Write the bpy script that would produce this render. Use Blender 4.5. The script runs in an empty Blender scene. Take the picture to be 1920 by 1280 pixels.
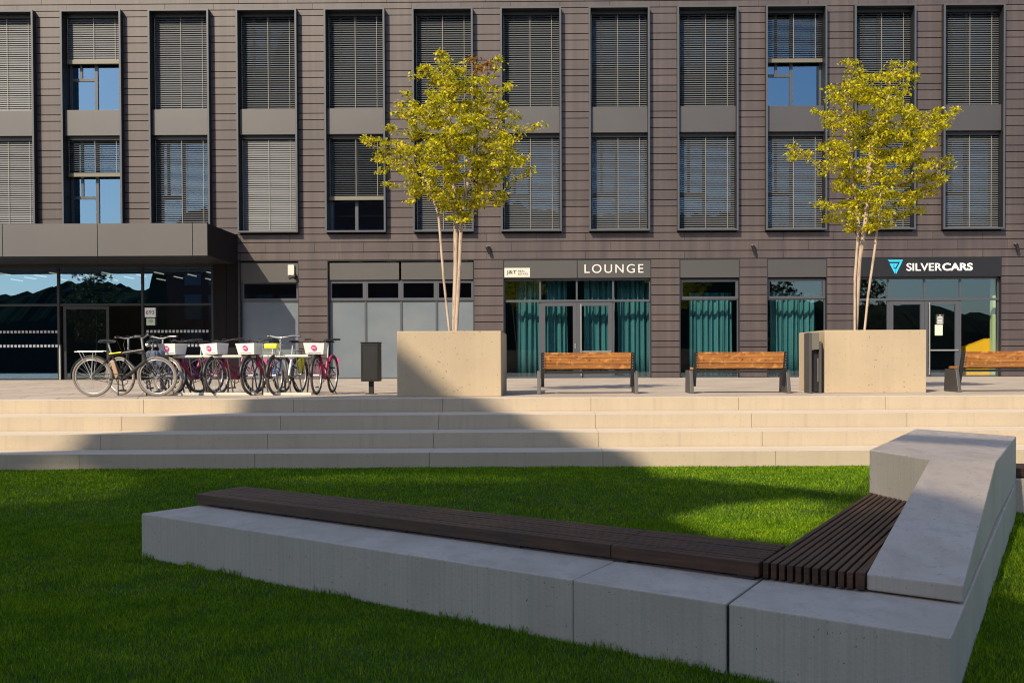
import bpy, math, random
import numpy as np
from mathutils import Vector, Matrix
random.seed(7); rng = np.random.default_rng(11)
sc = bpy.context.scene
COL = sc.collection

# ------------------------------------------------------------------ camera
cam = bpy.data.cameras.new('camera'); camo = bpy.data.objects.new('camera', cam); COL.objects.link(camo)
YAW, PITCH, ROLL = -0.00924, -0.0162, -0.003774
fw = Vector((math.sin(YAW)*math.cos(PITCH), math.cos(YAW)*math.cos(PITCH), math.sin(PITCH)))
r_ = Vector((math.cos(YAW), -math.sin(YAW), 0)); u_ = r_.cross(fw)
r2 = r_*math.cos(ROLL)+u_*math.sin(ROLL); u2 = -r_*math.sin(ROLL)+u_*math.cos(ROLL)
camo.matrix_world = Matrix(((r2.x, u2.x, -fw.x, 0), (r2.y, u2.y, -fw.y, 0), (r2.z, u2.z, -fw.z, 1.55), (0, 0, 0, 1)))
cam.sensor_width = 36; cam.lens = 36*1850/1920
cam.shift_x = -0.03276; cam.shift_y = 0.03377
cam.clip_start = .05; cam.clip_end = 2000
sc.camera = camo

# ------------------------------------------------------------------ light
SUN = Vector((1.69, 2.8, -2.57)).normalized()
w = bpy.data.worlds.new('World'); sc.world = w; w.use_nodes = True
nt = w.node_tree
sky = nt.nodes.new('ShaderNodeTexSky'); sky.sky_type = 'NISHITA'; sky.sun_disc = False
sky.sun_elevation = math.asin(-SUN.z); sky.sun_rotation = math.atan2(-SUN.x, -SUN.y)
sky.air_density = 1.0; sky.dust_density = 1.0; sky.ozone_density = 1.3
bg = nt.nodes['Background']; bg.inputs[1].default_value = 0.114
nt.links.new(sky.outputs[0], bg.inputs[0])
sl = bpy.data.lights.new('sun', 'SUN'); sl.energy = 4.15; sl.angle = math.radians(.5); sl.color = (1, .85, .62)
so = bpy.data.objects.new('sun', sl); COL.objects.link(so)
so.rotation_euler = SUN.to_track_quat('-Z', 'Y').to_euler(); so.location = (-20, -30, 40)
sc.view_settings.view_transform = 'Standard'; sc.view_settings.look = 'None'
sc.view_settings.exposure = 0.58; sc.view_settings.gamma = 1
sc.cycles.filter_width = 1.15; sc.cycles.max_bounces = 8; sc.cycles.transparent_max_bounces = 16

# ------------------------------------------------------------------ materials
def mat(name, col=(.5, .5, .5), rough=.6, metal=0., spec=.5, noise=None, bump=None, island=None, transl=0, emit=None, detail=None):
    """noise=(scale xyz, strength, second colour); bump=(scale, strength)"""
    m = bpy.data.materials.new(name); m.use_nodes = True; t = m.node_tree; N = t.nodes; K = t.links
    b = N['Principled BSDF']; b.inputs['Roughness'].default_value = rough; b.inputs['Metallic'].default_value = metal
    b.inputs['Specular IOR Level'].default_value = spec
    b.inputs['Base Color'].default_value = (*col, 1)
    tc = N.new('ShaderNodeTexCoord'); out = None
    def rgb(c):
        n = N.new('ShaderNodeRGB'); n.outputs[0].default_value = (*c, 1); return n.outputs[0]
    cur = rgb(col)
    for (s, lo, hi, c2, amt, *vm) in (noise or []):
        mp = N.new('ShaderNodeMapping'); mp.inputs['Scale'].default_value = s if isinstance(s, tuple) else (s, s, s)
        K.new(tc.outputs['Object'], mp.inputs[0])
        nz = N.new('ShaderNodeTexNoise'); nz.inputs['Scale'].default_value = 1; nz.inputs['Detail'].default_value = 5
        K.new(mp.outputs[0], nz.inputs['Vector'])
        mr = N.new('ShaderNodeMapRange'); mr.inputs[1].default_value = lo; mr.inputs[2].default_value = hi
        mr.inputs[3].default_value = 0; mr.inputs[4].default_value = amt
        K.new(nz.outputs[0], mr.inputs[0])
        fac = mr.outputs[0]
        if vm:      # upright faces only: rain streaks, board marks, flat darker tones painting in shade
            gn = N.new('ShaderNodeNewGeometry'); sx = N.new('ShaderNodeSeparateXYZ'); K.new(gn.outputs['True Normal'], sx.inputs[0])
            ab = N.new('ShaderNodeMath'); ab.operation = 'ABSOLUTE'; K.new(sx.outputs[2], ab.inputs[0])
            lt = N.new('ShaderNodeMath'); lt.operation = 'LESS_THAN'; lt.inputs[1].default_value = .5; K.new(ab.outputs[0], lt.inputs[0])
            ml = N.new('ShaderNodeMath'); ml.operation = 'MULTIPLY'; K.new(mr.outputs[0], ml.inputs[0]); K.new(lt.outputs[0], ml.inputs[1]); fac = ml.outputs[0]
        mx = N.new('ShaderNodeMix'); mx.data_type = 'RGBA'
        K.new(fac, mx.inputs[0]); K.new(cur, mx.inputs[6]); K.new(rgb(c2), mx.inputs[7]); cur = mx.outputs[2]
    if island:
        g = N.new('ShaderNodeNewGeometry'); cr = N.new('ShaderNodeValToRGB')
        K.new(g.outputs['Random Per Island'], cr.inputs[0])
        els = cr.color_ramp.elements
        while len(els) < len(island): els.new(.5)
        for i, c in enumerate(island):
            els[i].position = i/(len(island)-1); els[i].color = (*c, 1)
        if noise:
            mx = N.new('ShaderNodeMix'); mx.data_type = 'RGBA'; mx.blend_type = 'MULTIPLY'; mx.inputs[0].default_value = 1
            K.new(cur, mx.inputs[6]); K.new(cr.outputs[0], mx.inputs[7]); cur = mx.outputs[2]
        else: cur = cr.outputs[0]
    K.new(cur, b.inputs['Base Color'])
    if bump:
        nz = N.new('ShaderNodeTexNoise'); nz.inputs['Scale'].default_value = bump[0]; nz.inputs['Detail'].default_value = 6
        K.new(tc.outputs['Object'], nz.inputs['Vector'])
        bp = N.new('ShaderNodeBump'); bp.inputs['Strength'].default_value = bump[1]; bp.inputs['Distance'].default_value = .01
        K.new(nz.outputs[0], bp.inputs['Height']); K.new(bp.outputs[0], b.inputs['Normal'])
    if transl:
        tr = N.new('ShaderNodeBsdfTranslucent'); ms = N.new('ShaderNodeMixShader'); ms.inputs[0].default_value = transl
        K.new(cur, tr.inputs[0]); K.new(b.outputs[0], ms.inputs[1]); K.new(tr.outputs[0], ms.inputs[2])
        K.new(ms.outputs[0], N['Material Output'].inputs[0])
    if emit:
        b.inputs['Emission Color'].default_value = (*emit[0], 1); b.inputs['Emission Strength'].default_value = emit[1]
    return m

def glass(name, refl, tint=(.9, .95, .95), ior=1.5, tint_refl=(1, 1, 1), wob=.0):
    m = bpy.data.materials.new(name); m.use_nodes = True; t = m.node_tree; N = t.nodes; K = t.links
    N.remove(N['Principled BSDF'])
    tr = N.new('ShaderNodeBsdfTransparent'); tr.inputs[0].default_value = (*tint, 1)
    gl = N.new('ShaderNodeBsdfGlossy'); gl.inputs['Roughness'].default_value = 0.0; gl.inputs[0].default_value = (*tint_refl, 1)
    fr = N.new('ShaderNodeFresnel'); fr.inputs[0].default_value = ior
    ad = N.new('ShaderNodeMath'); ad.operation = 'MULTIPLY_ADD'; ad.inputs[1].default_value = 1-refl; ad.inputs[2].default_value = refl
    ge = N.new('ShaderNodeNewGeometry'); iv = N.new('ShaderNodeMath'); iv.operation = 'SUBTRACT'; iv.inputs[0].default_value = 1; K.new(ge.outputs['Backfacing'], iv.inputs[1])
    K.new(fr.outputs[0], ad.inputs[0]); mu = N.new('ShaderNodeMath'); mu.operation = 'MULTIPLY'; K.new(ad.outputs[0], mu.inputs[0]); K.new(iv.outputs[0], mu.inputs[1])
    ms = N.new('ShaderNodeMixShader'); K.new(mu.outputs[0], ms.inputs[0]); K.new(tr.outputs[0], ms.inputs[1]); K.new(gl.outputs[0], ms.inputs[2])
    K.new(ms.outputs[0], N['Material Output'].inputs[0])
    if wob:
        tc = N.new('ShaderNodeTexCoord'); nz = N.new('ShaderNodeTexNoise'); nz.inputs['Scale'].default_value = .8; nz.inputs['Detail'].default_value = 1
        K.new(tc.outputs['Object'], nz.inputs['Vector']); bp = N.new('ShaderNodeBump'); bp.inputs['Strength'].default_value = wob; bp.inputs['Distance'].default_value = .02
        K.new(nz.outputs[0], bp.inputs['Height']); K.new(bp.outputs[0], gl.inputs['Normal'])
    return m

M = {}
M['clad'] = mat('cladding', (.069, .0525, .053), .46, spec=.6, noise=[((5, 1, .10), .45, .62, (.088, .068, .067), .8), ((2.5, 1, .07), .52, .68, (.048, .036, .040), .6), ((.9, .9, .9), .45, .7, (.053, .040, .045), .6)],
                island=[(.86, .86, .87), (.97, .97, .97), (1.0, .99, .98), (1.1, 1.09, 1.07)], bump=(60, .05))
M['joint'] = mat('cladding_joint', (.010, .007, .007), .9)
M['frame'] = mat('window_frame_metal', (.075, .080, .095), .42, metal=.2)
M['matte'] = mat('dark_panel_and_shade', (.012, .010, .012), .8, spec=.15)  # entrance panels, and the canopy side with its shade put into the colour
M['dark'] = mat('dark_metal', (.014, .015, .018), .45)
M['panel'] = mat('grey_panel', (.042, .038, .042), .48, spec=.9, noise=[(1.2, .4, .7, (.035, .032, .035), .8)])
M['canopy'] = mat('canopy_metal', (.050, .045, .046), .46, spec=.9, noise=[(.8, .4, .7, (.042, .038, .04), .8)])
M['soffit'] = mat('canopy_soffit', (.025, .022, .022), .6, spec=.2)
M['fascia'] = mat('shop_fascia', (.040, .037, .037), .5, spec=.9, noise=[(.9, .4, .7, (.034, .032, .032), .7)])
M['fascia_dark'] = mat('shop_fascia_dark', (.010, .010, .013), .42)
M['blind'] = mat('blind_slat', (.165, .172, .188), .46, metal=.35, spec=1.0)
M['cord'] = mat('blind_cord', (.30, .29, .25), .6)
M['lining'] = mat('window_lining', (.012, .013, .017), .5)
M['rail'] = mat('blind_bottom_rail', (.15, .14, .115), .5, metal=.2)
M['glass_up'] = glass('window_glass', .26, (.45, .5, .5), tint_refl=(.42, .70, 1), wob=.008)
M['glass_gr'] = glass('shop_glass', .12, (.95, .97, .97), tint_refl=(.6, .82, 1), wob=.012)
M['glass_en'] = glass('entrance_glass', .32, (.40, .45, .47), tint_refl=(.38, .66, 1), wob=.01)
M['room'] = mat('room_dark', (.022, .018, .016), .9, noise=[(.5, .4, .65, (.01, .009, .009), .9)])
M['room_floor'] = mat('room_floor', (.10, .085, .07), .6)
M['strip'] = mat('ceiling_lamp', (.9, .85, .7), .5, emit=((1, .85, .6), 1.6))
M['frost'] = mat('frosted_glass', (.13, .157, .185), .2, spec=.7, noise=[((.6, .6, .9), .35, .7, (.18, .20, .22), .8)])
M['curtain'] = mat('teal_curtain', (.038, .175, .20), .85, noise=[((9, 9, .3), .4, .7, (.025, .115, .135), .6)])
M['letter'] = mat('sign_letter', (.62, .6, .57), .5)
M['letter_w'] = mat('sign_letter_white', (.85, .85, .85), .5)
M['blue'] = mat('sign_blue', (.03, .48, .78), .45)
M['plate'] = mat('sign_plate', (.55, .54, .48), .5)
M['ink'] = mat('sign_ink', (.04, .04, .04), .6)
M['steel'] = mat('brushed_steel', (.62, .6, .57), .3, metal=.9)
M['step'] = mat('step_concrete', (.545, .465, .375), .85, noise=[((1.3, 1.3, 1.3), .38, .7, (.60, .51, .415), .8), ((1, 1, 1), -2, -1, (.43, .355, .26), .85, 1), ((2.2, 2.2, 1.2), .42, .7, (.38, .31, .235), .55, 1), ((38, 38, 38), .62, .72, (.28, .23, .18), .5), ((14, 14, .5), .54, .75, (.33, .275, .215), .4, 1)], bump=(90, .35))  # flat upright layer darkens risers: their weaker sky light painted into the colour
M['planter'] = mat('planter_concrete', (.44, .35, .24), .85, noise=[((1.5, 1.5, 1.5), .4, .7, (.38, .30, .21), .7), ((24, 24, 24), .66, .70, (.17, .14, .12), .8), ((9, 9, .5), .5, .75, (.50, .41, .29), .25)], bump=(70, .35))
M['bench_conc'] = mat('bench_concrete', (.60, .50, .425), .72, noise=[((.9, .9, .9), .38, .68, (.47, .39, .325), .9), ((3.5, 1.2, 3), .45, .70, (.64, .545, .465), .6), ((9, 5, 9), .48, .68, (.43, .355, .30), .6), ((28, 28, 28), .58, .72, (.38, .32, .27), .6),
    ((1, 1, 1), -2, -1, (.46, .415, .345), .75, 1), ((1.4, 1.4, .9), .45, .66, (.38, .32, .255), .7, 1), ((38, 38, .35), .46, .66, (.35, .33, .285), .5, 1), ((90, 90, .6), .5, .66, (.38, .355, .31), .5, 1), ((60, 60, 60), .68, .71, (.08, .07, .06), .85)], bump=(55, .22))  # flat upright layer: cool weathering plus the sides' weaker sky light, painted in
M['wood_dark'] = mat('dark_stained_wood', (.046, .020, .010), .5, noise=[((2.2, 2.2, 40), .4, .7, (.10, .044, .022), .8), ((5, 5, 5), .5, .75, (.03, .018, .015), .7)], island=[(.75, .75, .75), (1, 1, 1), (1.35, 1.3, 1.25)], bump=(60, .3))
M['wood_end'] = M['wood_dark']
M['rust'] = mat('bracket_metal', (.05, .045, .04), .6, metal=.5)
def wood_orange():
    m = mat('orange_oiled_wood', (.42, .175, .045), .5, noise=[((1.6, 20, 22), .42, .66, (.20, .065, .018), .9), ((7, 5, 12), .54, .66, (.66, .32, .085), .85), ((13, 4, 15), .62, .68, (.07, .025, .012), .85), ((2.5, 2, 9), .5, .7, (.28, .12, .04), .6)], island=[(.75, .75, .72), (1, 1, 1), (1.15, 1.1, 1.0)], bump=(50, .2))
    return m
M['wood'] = wood_orange()
M['leg'] = mat('bench_leg_steel', (.085, .078, .078), .5, metal=.3)
M['bin'] = mat('bin_steel', (.013, .013, .015), .55, spec=.4)
M['bark'] = mat('pale_bark', (.46, .35, .27), .8, noise=[((30, 30, 6), .5, .68, (.2, .14, .1), .8), ((12, 12, 2), .45, .7, (.56, .45, .36), .6)], bump=(80, .5))
M['twig'] = mat('twig_bark', (.13, .085, .06), .85)
M['leaf'] = mat('leaf', (.3, .3, .05), .5, island=[(.14, .17, .008), (.36, .37, .010), (.60, .56, .014), (.80, .71, .02), (.76, .58, .03)], transl=.48)
M['leaf_r'] = mat('leaf_red_tip', (.3, .3, .05), .5, island=[(.30, .12, .03), (.40, .2, .03), (.35, .25, .03)], transl=.4)
M['leaf_d'] = mat('leaf_dark', (.03, .06, .01), .6, island=[(.02, .045, .01), (.05, .09, .015), (.09, .11, .02)], transl=.3)
M['grass'] = mat('grass_blade', (.115, .235, .004), .6, spec=.15, noise=[((.5, .5, .5), .35, .65, (.185, .32, .005), .9), ((3, 3, 3), .4, .7, (.07, .17, .005), .7)], island=[(.30, .40, .4), (.75, .82, .8), (1.0, 1.0, 1.0), (1.25, 1.15, 1.1), (2.4, 1.7, 3.0)], transl=.3)
M['soil'] = mat('lawn_soil', (.022, .04, .008), .95, noise=[(9, .4, .7, (.03, .06, .008), .9)])
M['soilp'] = mat('planter_soil', (.05, .035, .025), .95)
M['ground'] = mat('ground_far', (.10, .10, .08), .9)
M['tyre'] = mat('tyre_rubber', (.055, .05, .045), .8)
M['tyre_t'] = mat('dusty_tyre', (.20, .17, .145), .85)
M['black'] = mat('black_paint', (.018, .018, .02), .35)
M['pink'] = mat('magenta_paint', (.30, .012, .085), .32)
M['silver'] = mat('silver_paint', (.55, .56, .58), .3, metal=.5)
M['bluep'] = mat('blue_paint', (.03, .12, .42), .35)
M['white'] = mat('white_plastic', (.80, .79, .78), .4)
M['yellow'] = mat('yellow_plastic', (.78, .76, .03), .45)
M['yellowd'] = mat('yellow_desk', (.75, .42, .01), .5)
M['green_col'] = mat('green_paint', (.42, .55, .33), .6)
M['pinkl'] = mat('pink_emblem', (.62, .06, .3), .5)
M['greyl'] = mat('grey_print', (.45, .43, .43), .6)
M['bag'] = mat('blue_grey_bag', (.08, .10, .15), .7)
M['tan'] = mat('tan_battery', (.42, .28, .19), .5)
M['brick'] = mat('neighbour_brick', (.11, .05, .04), .9, noise=[(.4, .4, .7, (.075, .04, .035), .8)])
M['nwin'] = mat('neighbour_window', (.05, .06, .10), .2)
M['hill'] = mat('wooded_hill', (.016, .030, .028), 1.0, spec=0., noise=[(.12, .35, .7, (.025, .038, .025), .9), (1.5, .5, .7, (.02, .035, .02), .8)])
M['paper'] = mat('paper', (.55, .66, .5), .7)
M['terra'] = mat('paver', (.47, .40, .335), .8)

def paver():
    m = M['terra']; t = m.node_tree; N = t.nodes; K = t.links; b = N['Principled BSDF']
    tc = N.new('ShaderNodeTexCoord'); mp = N.new('ShaderNodeMapping'); mp.inputs['Rotation'].default_value = (0, 0, math.radians(-21))
    K.new(tc.outputs['Object'], mp.inputs[0])
    br = N.new('ShaderNodeTexBrick'); br.inputs['Scale'].default_value = 1; br.inputs['Brick Width'].default_value = 1.2; br.inputs['Row Height'].default_value = 1.2
    br.inputs['Mortar Size'].default_value = .012; br.inputs['Color1'].default_value = (.455, .385, .325, 1); br.inputs['Color2'].default_value = (.41, .345, .29, 1)
    br.inputs['Mortar'].default_value = (.2, .16, .13, 1); br.inputs['Mortar Smooth'].default_value = .2
    K.new(mp.outputs[0], br.inputs[0])
    nz = N.new('ShaderNodeTexNoise'); nz.inputs['Scale'].default_value = 1.1; nz.inputs['Detail'].default_value = 7
    K.new(tc.outputs['Object'], nz.inputs['Vector'])
    mr = N.new('ShaderNodeMapRange'); mr.inputs[1].default_value = .35; mr.inputs[2].default_value = .7; mr.inputs[3].default_value = .8; mr.inputs[4].default_value = 1.08
    K.new(nz.outputs[0], mr.inputs[0])
    mx = N.new('ShaderNodeMix'); mx.data_type = 'RGBA'; mx.blend_type = 'MULTIPLY'; mx.inputs[0].default_value = 1
    K.new(br.outputs[0], mx.inputs[6]); K.new(mr.outputs[0], mx.inputs[7]); K.new(mx.outputs[2], b.inputs['Base Color'])
paver()

# ------------------------------------------------------------------ builders
class MB:
    def __init__(s): s.v = []; s.f = []; s.sm = []
    def add(s, vs, fs, smooth=False):
        o = len(s.v); s.v += [tuple(v) for v in vs]
        for f in fs: s.f.append(tuple(o+i for i in f)); s.sm.append(smooth)
        return s
    def box(s, x0, x1, y0, y1, z0, z1):
        return s.add([(x0, y0, z0), (x1, y0, z0), (x1, y1, z0), (x0, y1, z0), (x0, y0, z1), (x1, y0, z1), (x1, y1, z1), (x0, y1, z1)],
              [(0, 3, 2, 1), (4, 5, 6, 7), (0, 1, 5, 4), (1, 2, 6, 5), (2, 3, 7, 6), (3, 0, 4, 7)])
    def prism(s, poly, z0, z1):
        """poly of (x,y), counter-clockwise; z0/z1 scalars or lists"""
        n = len(poly); Z0 = z0 if isinstance(z0, (list, tuple)) else [z0]*n; Z1 = z1 if isinstance(z1, (list, tuple)) else [z1]*n
        a = sum(poly[i][0]*poly[(i+1) % n][1]-poly[(i+1) % n][0]*poly[i][1] for i in range(n))
        if a < 0: poly = poly[::-1]; Z0 = Z0[::-1]; Z1 = Z1[::-1]
        vs = [(p[0], p[1], z) for p, z in zip(poly, Z0)]+[(p[0], p[1], z) for p, z in zip(poly, Z1)]
        return s.add(vs, [tuple(range(n))[::-1], tuple(range(n, 2*n))]+[(i, (i+1) % n, n+(i+1) % n, n+i) for i in range(n)])
    def xz(s, poly, y0, y1):
        """poly of (x,z) extruded in y"""
        n = len(poly); a = sum(poly[i][0]*poly[(i+1) % n][1]-poly[(i+1) % n][0]*poly[i][1] for i in range(n))
        if a < 0: poly = poly[::-1]
        vs = [(p[0], y0, p[1]) for p in poly]+[(p[0], y1, p[1]) for p in poly]
        return s.add(vs, [tuple(range(n)), tuple(range(n, 2*n))[::-1]]+[(i, n+i, n+(i+1) % n, (i+1) % n) for i in range(n)])
    def yz(s, poly, x0, x1):
        n = len(poly); a = sum(poly[i][0]*poly[(i+1) % n][1]-poly[(i+1) % n][0]*poly[i][1] for i in range(n))
        if a < 0: poly = poly[::-1]
        vs = [(x0, p[0], p[1]) for p in poly]+[(x1, p[0], p[1]) for p in poly]
        return s.add(vs, [tuple(range(n))[::-1], tuple(range(n, 2*n))]+[(i, (i+1) % n, n+(i+1) % n, n+i) for i in range(n)])
    def tube(s, pts, r, n=8, closed=False, caps=True):
        pts = [Vector(p) for p in pts]; m = len(pts); R = r if isinstance(r, (list, tuple)) else [r]*m
        rings = []; up = None
        for i, p in enumerate(pts):
            if closed: d = pts[(i+1) % m]-pts[i-1]
            else: d = pts[min(i+1, m-1)]-pts[max(i-1, 0)]
            d.normalize()
            if up is None:
                up = Vector((0, 0, 1)) if abs(d.z) < .9 else Vector((1, 0, 0))
            a = d.cross(up); 
            if a.length < 1e-4: a = d.orthogonal()
            a.normalize(); b = a.cross(d).normalized(); up = b
            rings.append([p+(a*math.cos(2*math.pi*k/n)+b*math.sin(2*math.pi*k/n))*R[i] for k in range(n)])
        vs = [v for rg in rings for v in rg]; fs = []
        for i in range(m if closed else m-1):
            j = (i+1) % m
            for k in range(n): fs.append((i*n+k, i*n+(k+1) % n, j*n+(k+1) % n, j*n+k))
        s.add(vs, fs, True)
        if caps and not closed:
            s.add(rings[0], [tuple(range(n))]); s.add(rings[-1], [tuple(range(n))[::-1]])
        return s
    def build(s, name, m=None, parent=None, bevel=0):
        me = bpy.data.meshes.new(name); me.from_pydata(s.v, [], s.f)
        if any(s.sm): me.polygons.foreach_set('use_smooth', s.sm)
        me.update()
        o = bpy.data.objects.new(name, me); COL.objects.link(o)
        if m: me.materials.append(m)
        if parent is not None: o.parent = parent
        if bevel:
            b = o.modifiers.new('bevel', 'BEVEL'); b.width = bevel; b.segments = 2; b.limit_method = 'ANGLE'
        return o
def tag(o, label=None, cat=None, group=None, kind=None):
    for k, v in (('label', label), ('category', cat), ('group', group), ('kind', kind)):
        if v: o[k] = v
    return o
def empty(name, loc=(0, 0, 0), rz=0, **kw):
    o = bpy.data.objects.new(name, None); COL.objects.link(o); o.location = loc; o.rotation_euler = (0, 0, rz); o.empty_display_size = .2
    return tag(o, **kw)
def kids(o): return [c for c in bpy.data.objects if c.parent == o]
def copy_tree(o, parent=None):
    c = o.copy(); COL.objects.link(c); c.parent = parent
    for ch in kids(o): copy_tree(ch, c)
    return c
def text(name, body, x, z, y, h, m, parent, width=None, bold=0., depth=.012, space=1.0):
    cu = bpy.data.curves.new(name, 'FONT'); cu.body = body; cu.size = 1; cu.extrude = .01; cu.offset = bold; cu.space_character = space
    t = bpy.data.objects.new(name+'_tmp', cu); COL.objects.link(t)
    bpy.context.view_layer.update()
    me = bpy.data.meshes.new_from_object(t.evaluated_get(bpy.context.evaluated_depsgraph_get()))
    bpy.data.objects.remove(t)
    co = np.empty(len(me.vertices)*3); me.vertices.foreach_get('co', co); co = co.reshape(-1, 3)
    mn = co.min(0); mx = co.max(0); sz = h/(mx[1]-mn[1]); sx = sz if width is None else width/(mx[0]-mn[0])
    new = np.stack([x+(co[:, 0]-mn[0])*sx, y+np.where(co[:, 2] > 0, -depth, 0), z+(co[:, 1]-mn[1])*sz], 1)
    me.vertices.foreach_set('co', new.ravel()); me.update(); me.materials.clear(); me.materials.append(m); me.name = name
    o = bpy.data.objects.new(name, me); COL.objects.link(o)
    if parent is not None: o.parent = parent
    return o

YF = 31.9      # facade plane
ZT = .963      # terrace level

# ------------------------------------------------------------------ ground
MB().box(-600, 600, -600, 600, -.5, -.06).build('ground', M['ground']); tag(bpy.data.objects['ground'], kind='structure')
def gz(x, y):
    t = np.clip((y-9.3)/3.6, 0, 1); return .12*t*t*(3-2*t)
def lawn_sheet():
    xs = np.linspace(-26, 26, 53); ys = np.concatenate([np.linspace(-11.5, 8.5, 11), np.linspace(9, 14.2, 14)])
    vs = [(x, y, float(gz(x, y))) for y in ys for x in xs]; n = len(xs)
    fs = [(j*n+i, j*n+i+1, (j+1)*n+i+1, (j+1)*n+i) for j in range(len(ys)-1) for i in range(n-1)]
    mb = MB(); mb.add(vs, fs, True); tag(mb.build('lawn', M['soil']), kind='structure')
lawn_sheet()
STEPS = [(15.37, ZT), (14.52, .752), (13.82, .540), (13.13, .328)]
def yl(y, x): return y+.026*x
SKEW = .026
mb = MB(); mb.prism([(-60, yl(15.77, -60)), (60, yl(15.77, 60)), (60, 45), (-60, 45)], -.4, ZT); o = mb.build('terrace', M['terra']); tag(o, kind='structure')
mb = MB(); prev = 15.77
for (y, z), off in zip(STEPS, (-.015, -.004, 0, .01)):
    k = -13
    while k < 12:
        x0 = -1.7+2.31*k+off*3; x1 = x0+2.31
        a, b = x0+.002, x1-.002
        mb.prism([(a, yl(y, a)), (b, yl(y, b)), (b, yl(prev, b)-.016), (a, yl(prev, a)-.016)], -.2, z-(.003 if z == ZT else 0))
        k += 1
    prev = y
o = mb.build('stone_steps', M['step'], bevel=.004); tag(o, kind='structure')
mb = MB()
for (y, z) in STEPS[:]:
    mb.prism([(-29, yl(y, -29)+.05), (28, yl(y, 28)+.05), (28, yl(y, 28)+.66), (-29, yl(y, -29)+.66)], -.2, z-.03)
o = mb.build('step_foundation', M['joint']); tag(o, kind='structure')

# ------------------------------------------------------------------ office building
office = empty('office_building', (0, YF, ZT), label='long office building clad in grey-brown boards with two rows of deep framed windows above shops', cat='building')
def P(mbd, name, m, parent, bevel=0):
    """build a mesh in world coordinates and parent it keeping its place"""
    o = mbd.build(name, m, None, bevel); o.parent = parent
    o.matrix_parent_inverse = Matrix.Translation(-world(parent))
    return o
def world(o):
    if o is None: return Vector((0, 0, 0))
    if o.parent is None: return Vector(o.location)
    return Vector(o.location) if False else Vector((0, 0, 0)) if False else (world_abs(o))
def world_abs(o):
    # meshes built in world coordinates sit at the origin; empties at their own location
    v = Vector(o.location); p = o.parent
    while p is not None:
        v = v+Vector(p.location)+o.matrix_parent_inverse.translation; o = p; p = p.parent
    return v
BAY, X0, WW = 2.826, -1.700, 1.945
ZTOP, ZBOT = 12.83, 5.68
bays = range(-1, 13)
bx = {k: X0+BAY*(k-6) for k in bays}
bx_fix = {}
GO = [(-20.6, -10.22), (-10.21, -8.27), (-7.35, -2.585), (-1.655, 3.13), (4.035, 5.98), (6.85, 8.79), (9.695, 14.38)]
LINES = [13.063, 12.858, 12.658, 12.339, 12.027, 11.82, 11.508, 11.197, 10.884, 10.679, 10.361, 10.157, 9.844, 9.53, 9.322, 9.006, 8.688, 8.378, 8.169, 7.851, 7.644, 7.326, 7.011, 6.692, 6.487, 6.166, 5.851, 5.642, 5.378, 5.055, 4.80, 4.508, 4.193, 3.953, 3.632, 3.315, 3.002, 2.789, 2.473, 2.153, 1.946, 1.631, 1.414, 1.154, 0.965]
up = [13.063]
for d in (.315, .315, .2, .31, .315, .2)*4: up.insert(0, up[0]+d)
LN = up[:-1]+LINES
mb = MB(); G = .013
for a, b in zip(LN[:-1], LN[1:]):
    zc = (a+b)/2
    if zc > 12.83: op = []
    elif zc > 5.70: op = [(bx[k]+.02, bx[k]+WW-.02) for k in bays]
    elif zc > 4.80: op = []
    else: op = list(GO)
    segs = []; x = -32.
    for o0, o1 in sorted(op):
        if o0 > x: segs.append((x, o0))
        x = o1
    segs.append((x, 32.))
    row = LN.index(a) % 2
    for s0, s1 in segs:
        if s1-s0 > 2.2:
            j = (-1.381 if abs(a-5.378) < .01 or (zc > 12.9 and row == 0) else -.584)
            xs = [s0]+[q for q in (j+1.594*i for i in range(-25, 26)) if s0+.1 < q < s1-.1]+[s1]
        else: xs = [s0, s1]
        for c, d in zip(xs[:-1], xs[1:]):
            y = YF+random.uniform(-.002, .002)
            mb.box(c+(.004 if c > s0 else 0), d-(.004 if d < s1 else 0), y, YF+.04, b+G, a-G)
clad = P(mb, 'cladding', M['clad'], office)
# dark wall behind the boards
mb = MB(); z_hi = LN[0]+.0
mb.box(-32, 32, YF+.045, YF+.35, 12.84, z_hi); mb.box(-32, 32, YF+.045, YF+.35, 4.80, 5.67)
ed = sorted([(bx[k]+.01, bx[k]+WW-.01) for k in bays]); x = -32
for a, b in ed+[(32, 33)]:
    mb.box(x, a, YF+.045, YF+.35, 5.67, 12.84); x = b
x = -32
for a, b in sorted(GO)+[(32, 33)]:
    if a > x+.02: mb.box(x, a, YF+.045, YF+.35, ZT-.1, 4.80)
    x = b
P(mb, 'wall', M['joint'], office)
# rooms behind the glass
mb = MB()
mb.box(-32, 32, 36.2, 36.4, .5, 20); mb.box(-32, 32, YF+.35, 36.2, 4.95, 5.6); mb.box(-32, 32, YF+.50, 36.2, 8.86, 9.6); mb.box(-32, 32, YF+.4, 36.2, 12.9, 13.2)
for k in bays: mb.box(bx[k]+WW+.3, bx[k]+BAY-.3, YF+.36, YF+.6, 5.6, 12.9)
for xx in (-10.4, -8.0, -2.1, 9.2): mb.box(xx-.08, xx+.08, YF+.4, 36.2, ZT, 4.95)
P(mb, 'room_walls', M['room'], office)
mb = MB(); mb.box(-32, 32, YF+.02, 36.2, .9, ZT+.004); P(mb, 'room_floor', M['room_floor'], office)
mb = MB(); mb.box(-33, 33, YF+.36, 46, LN[0]-.2, LN[0]+.3); P(mb, 'roof', M['dark'], office)

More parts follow.
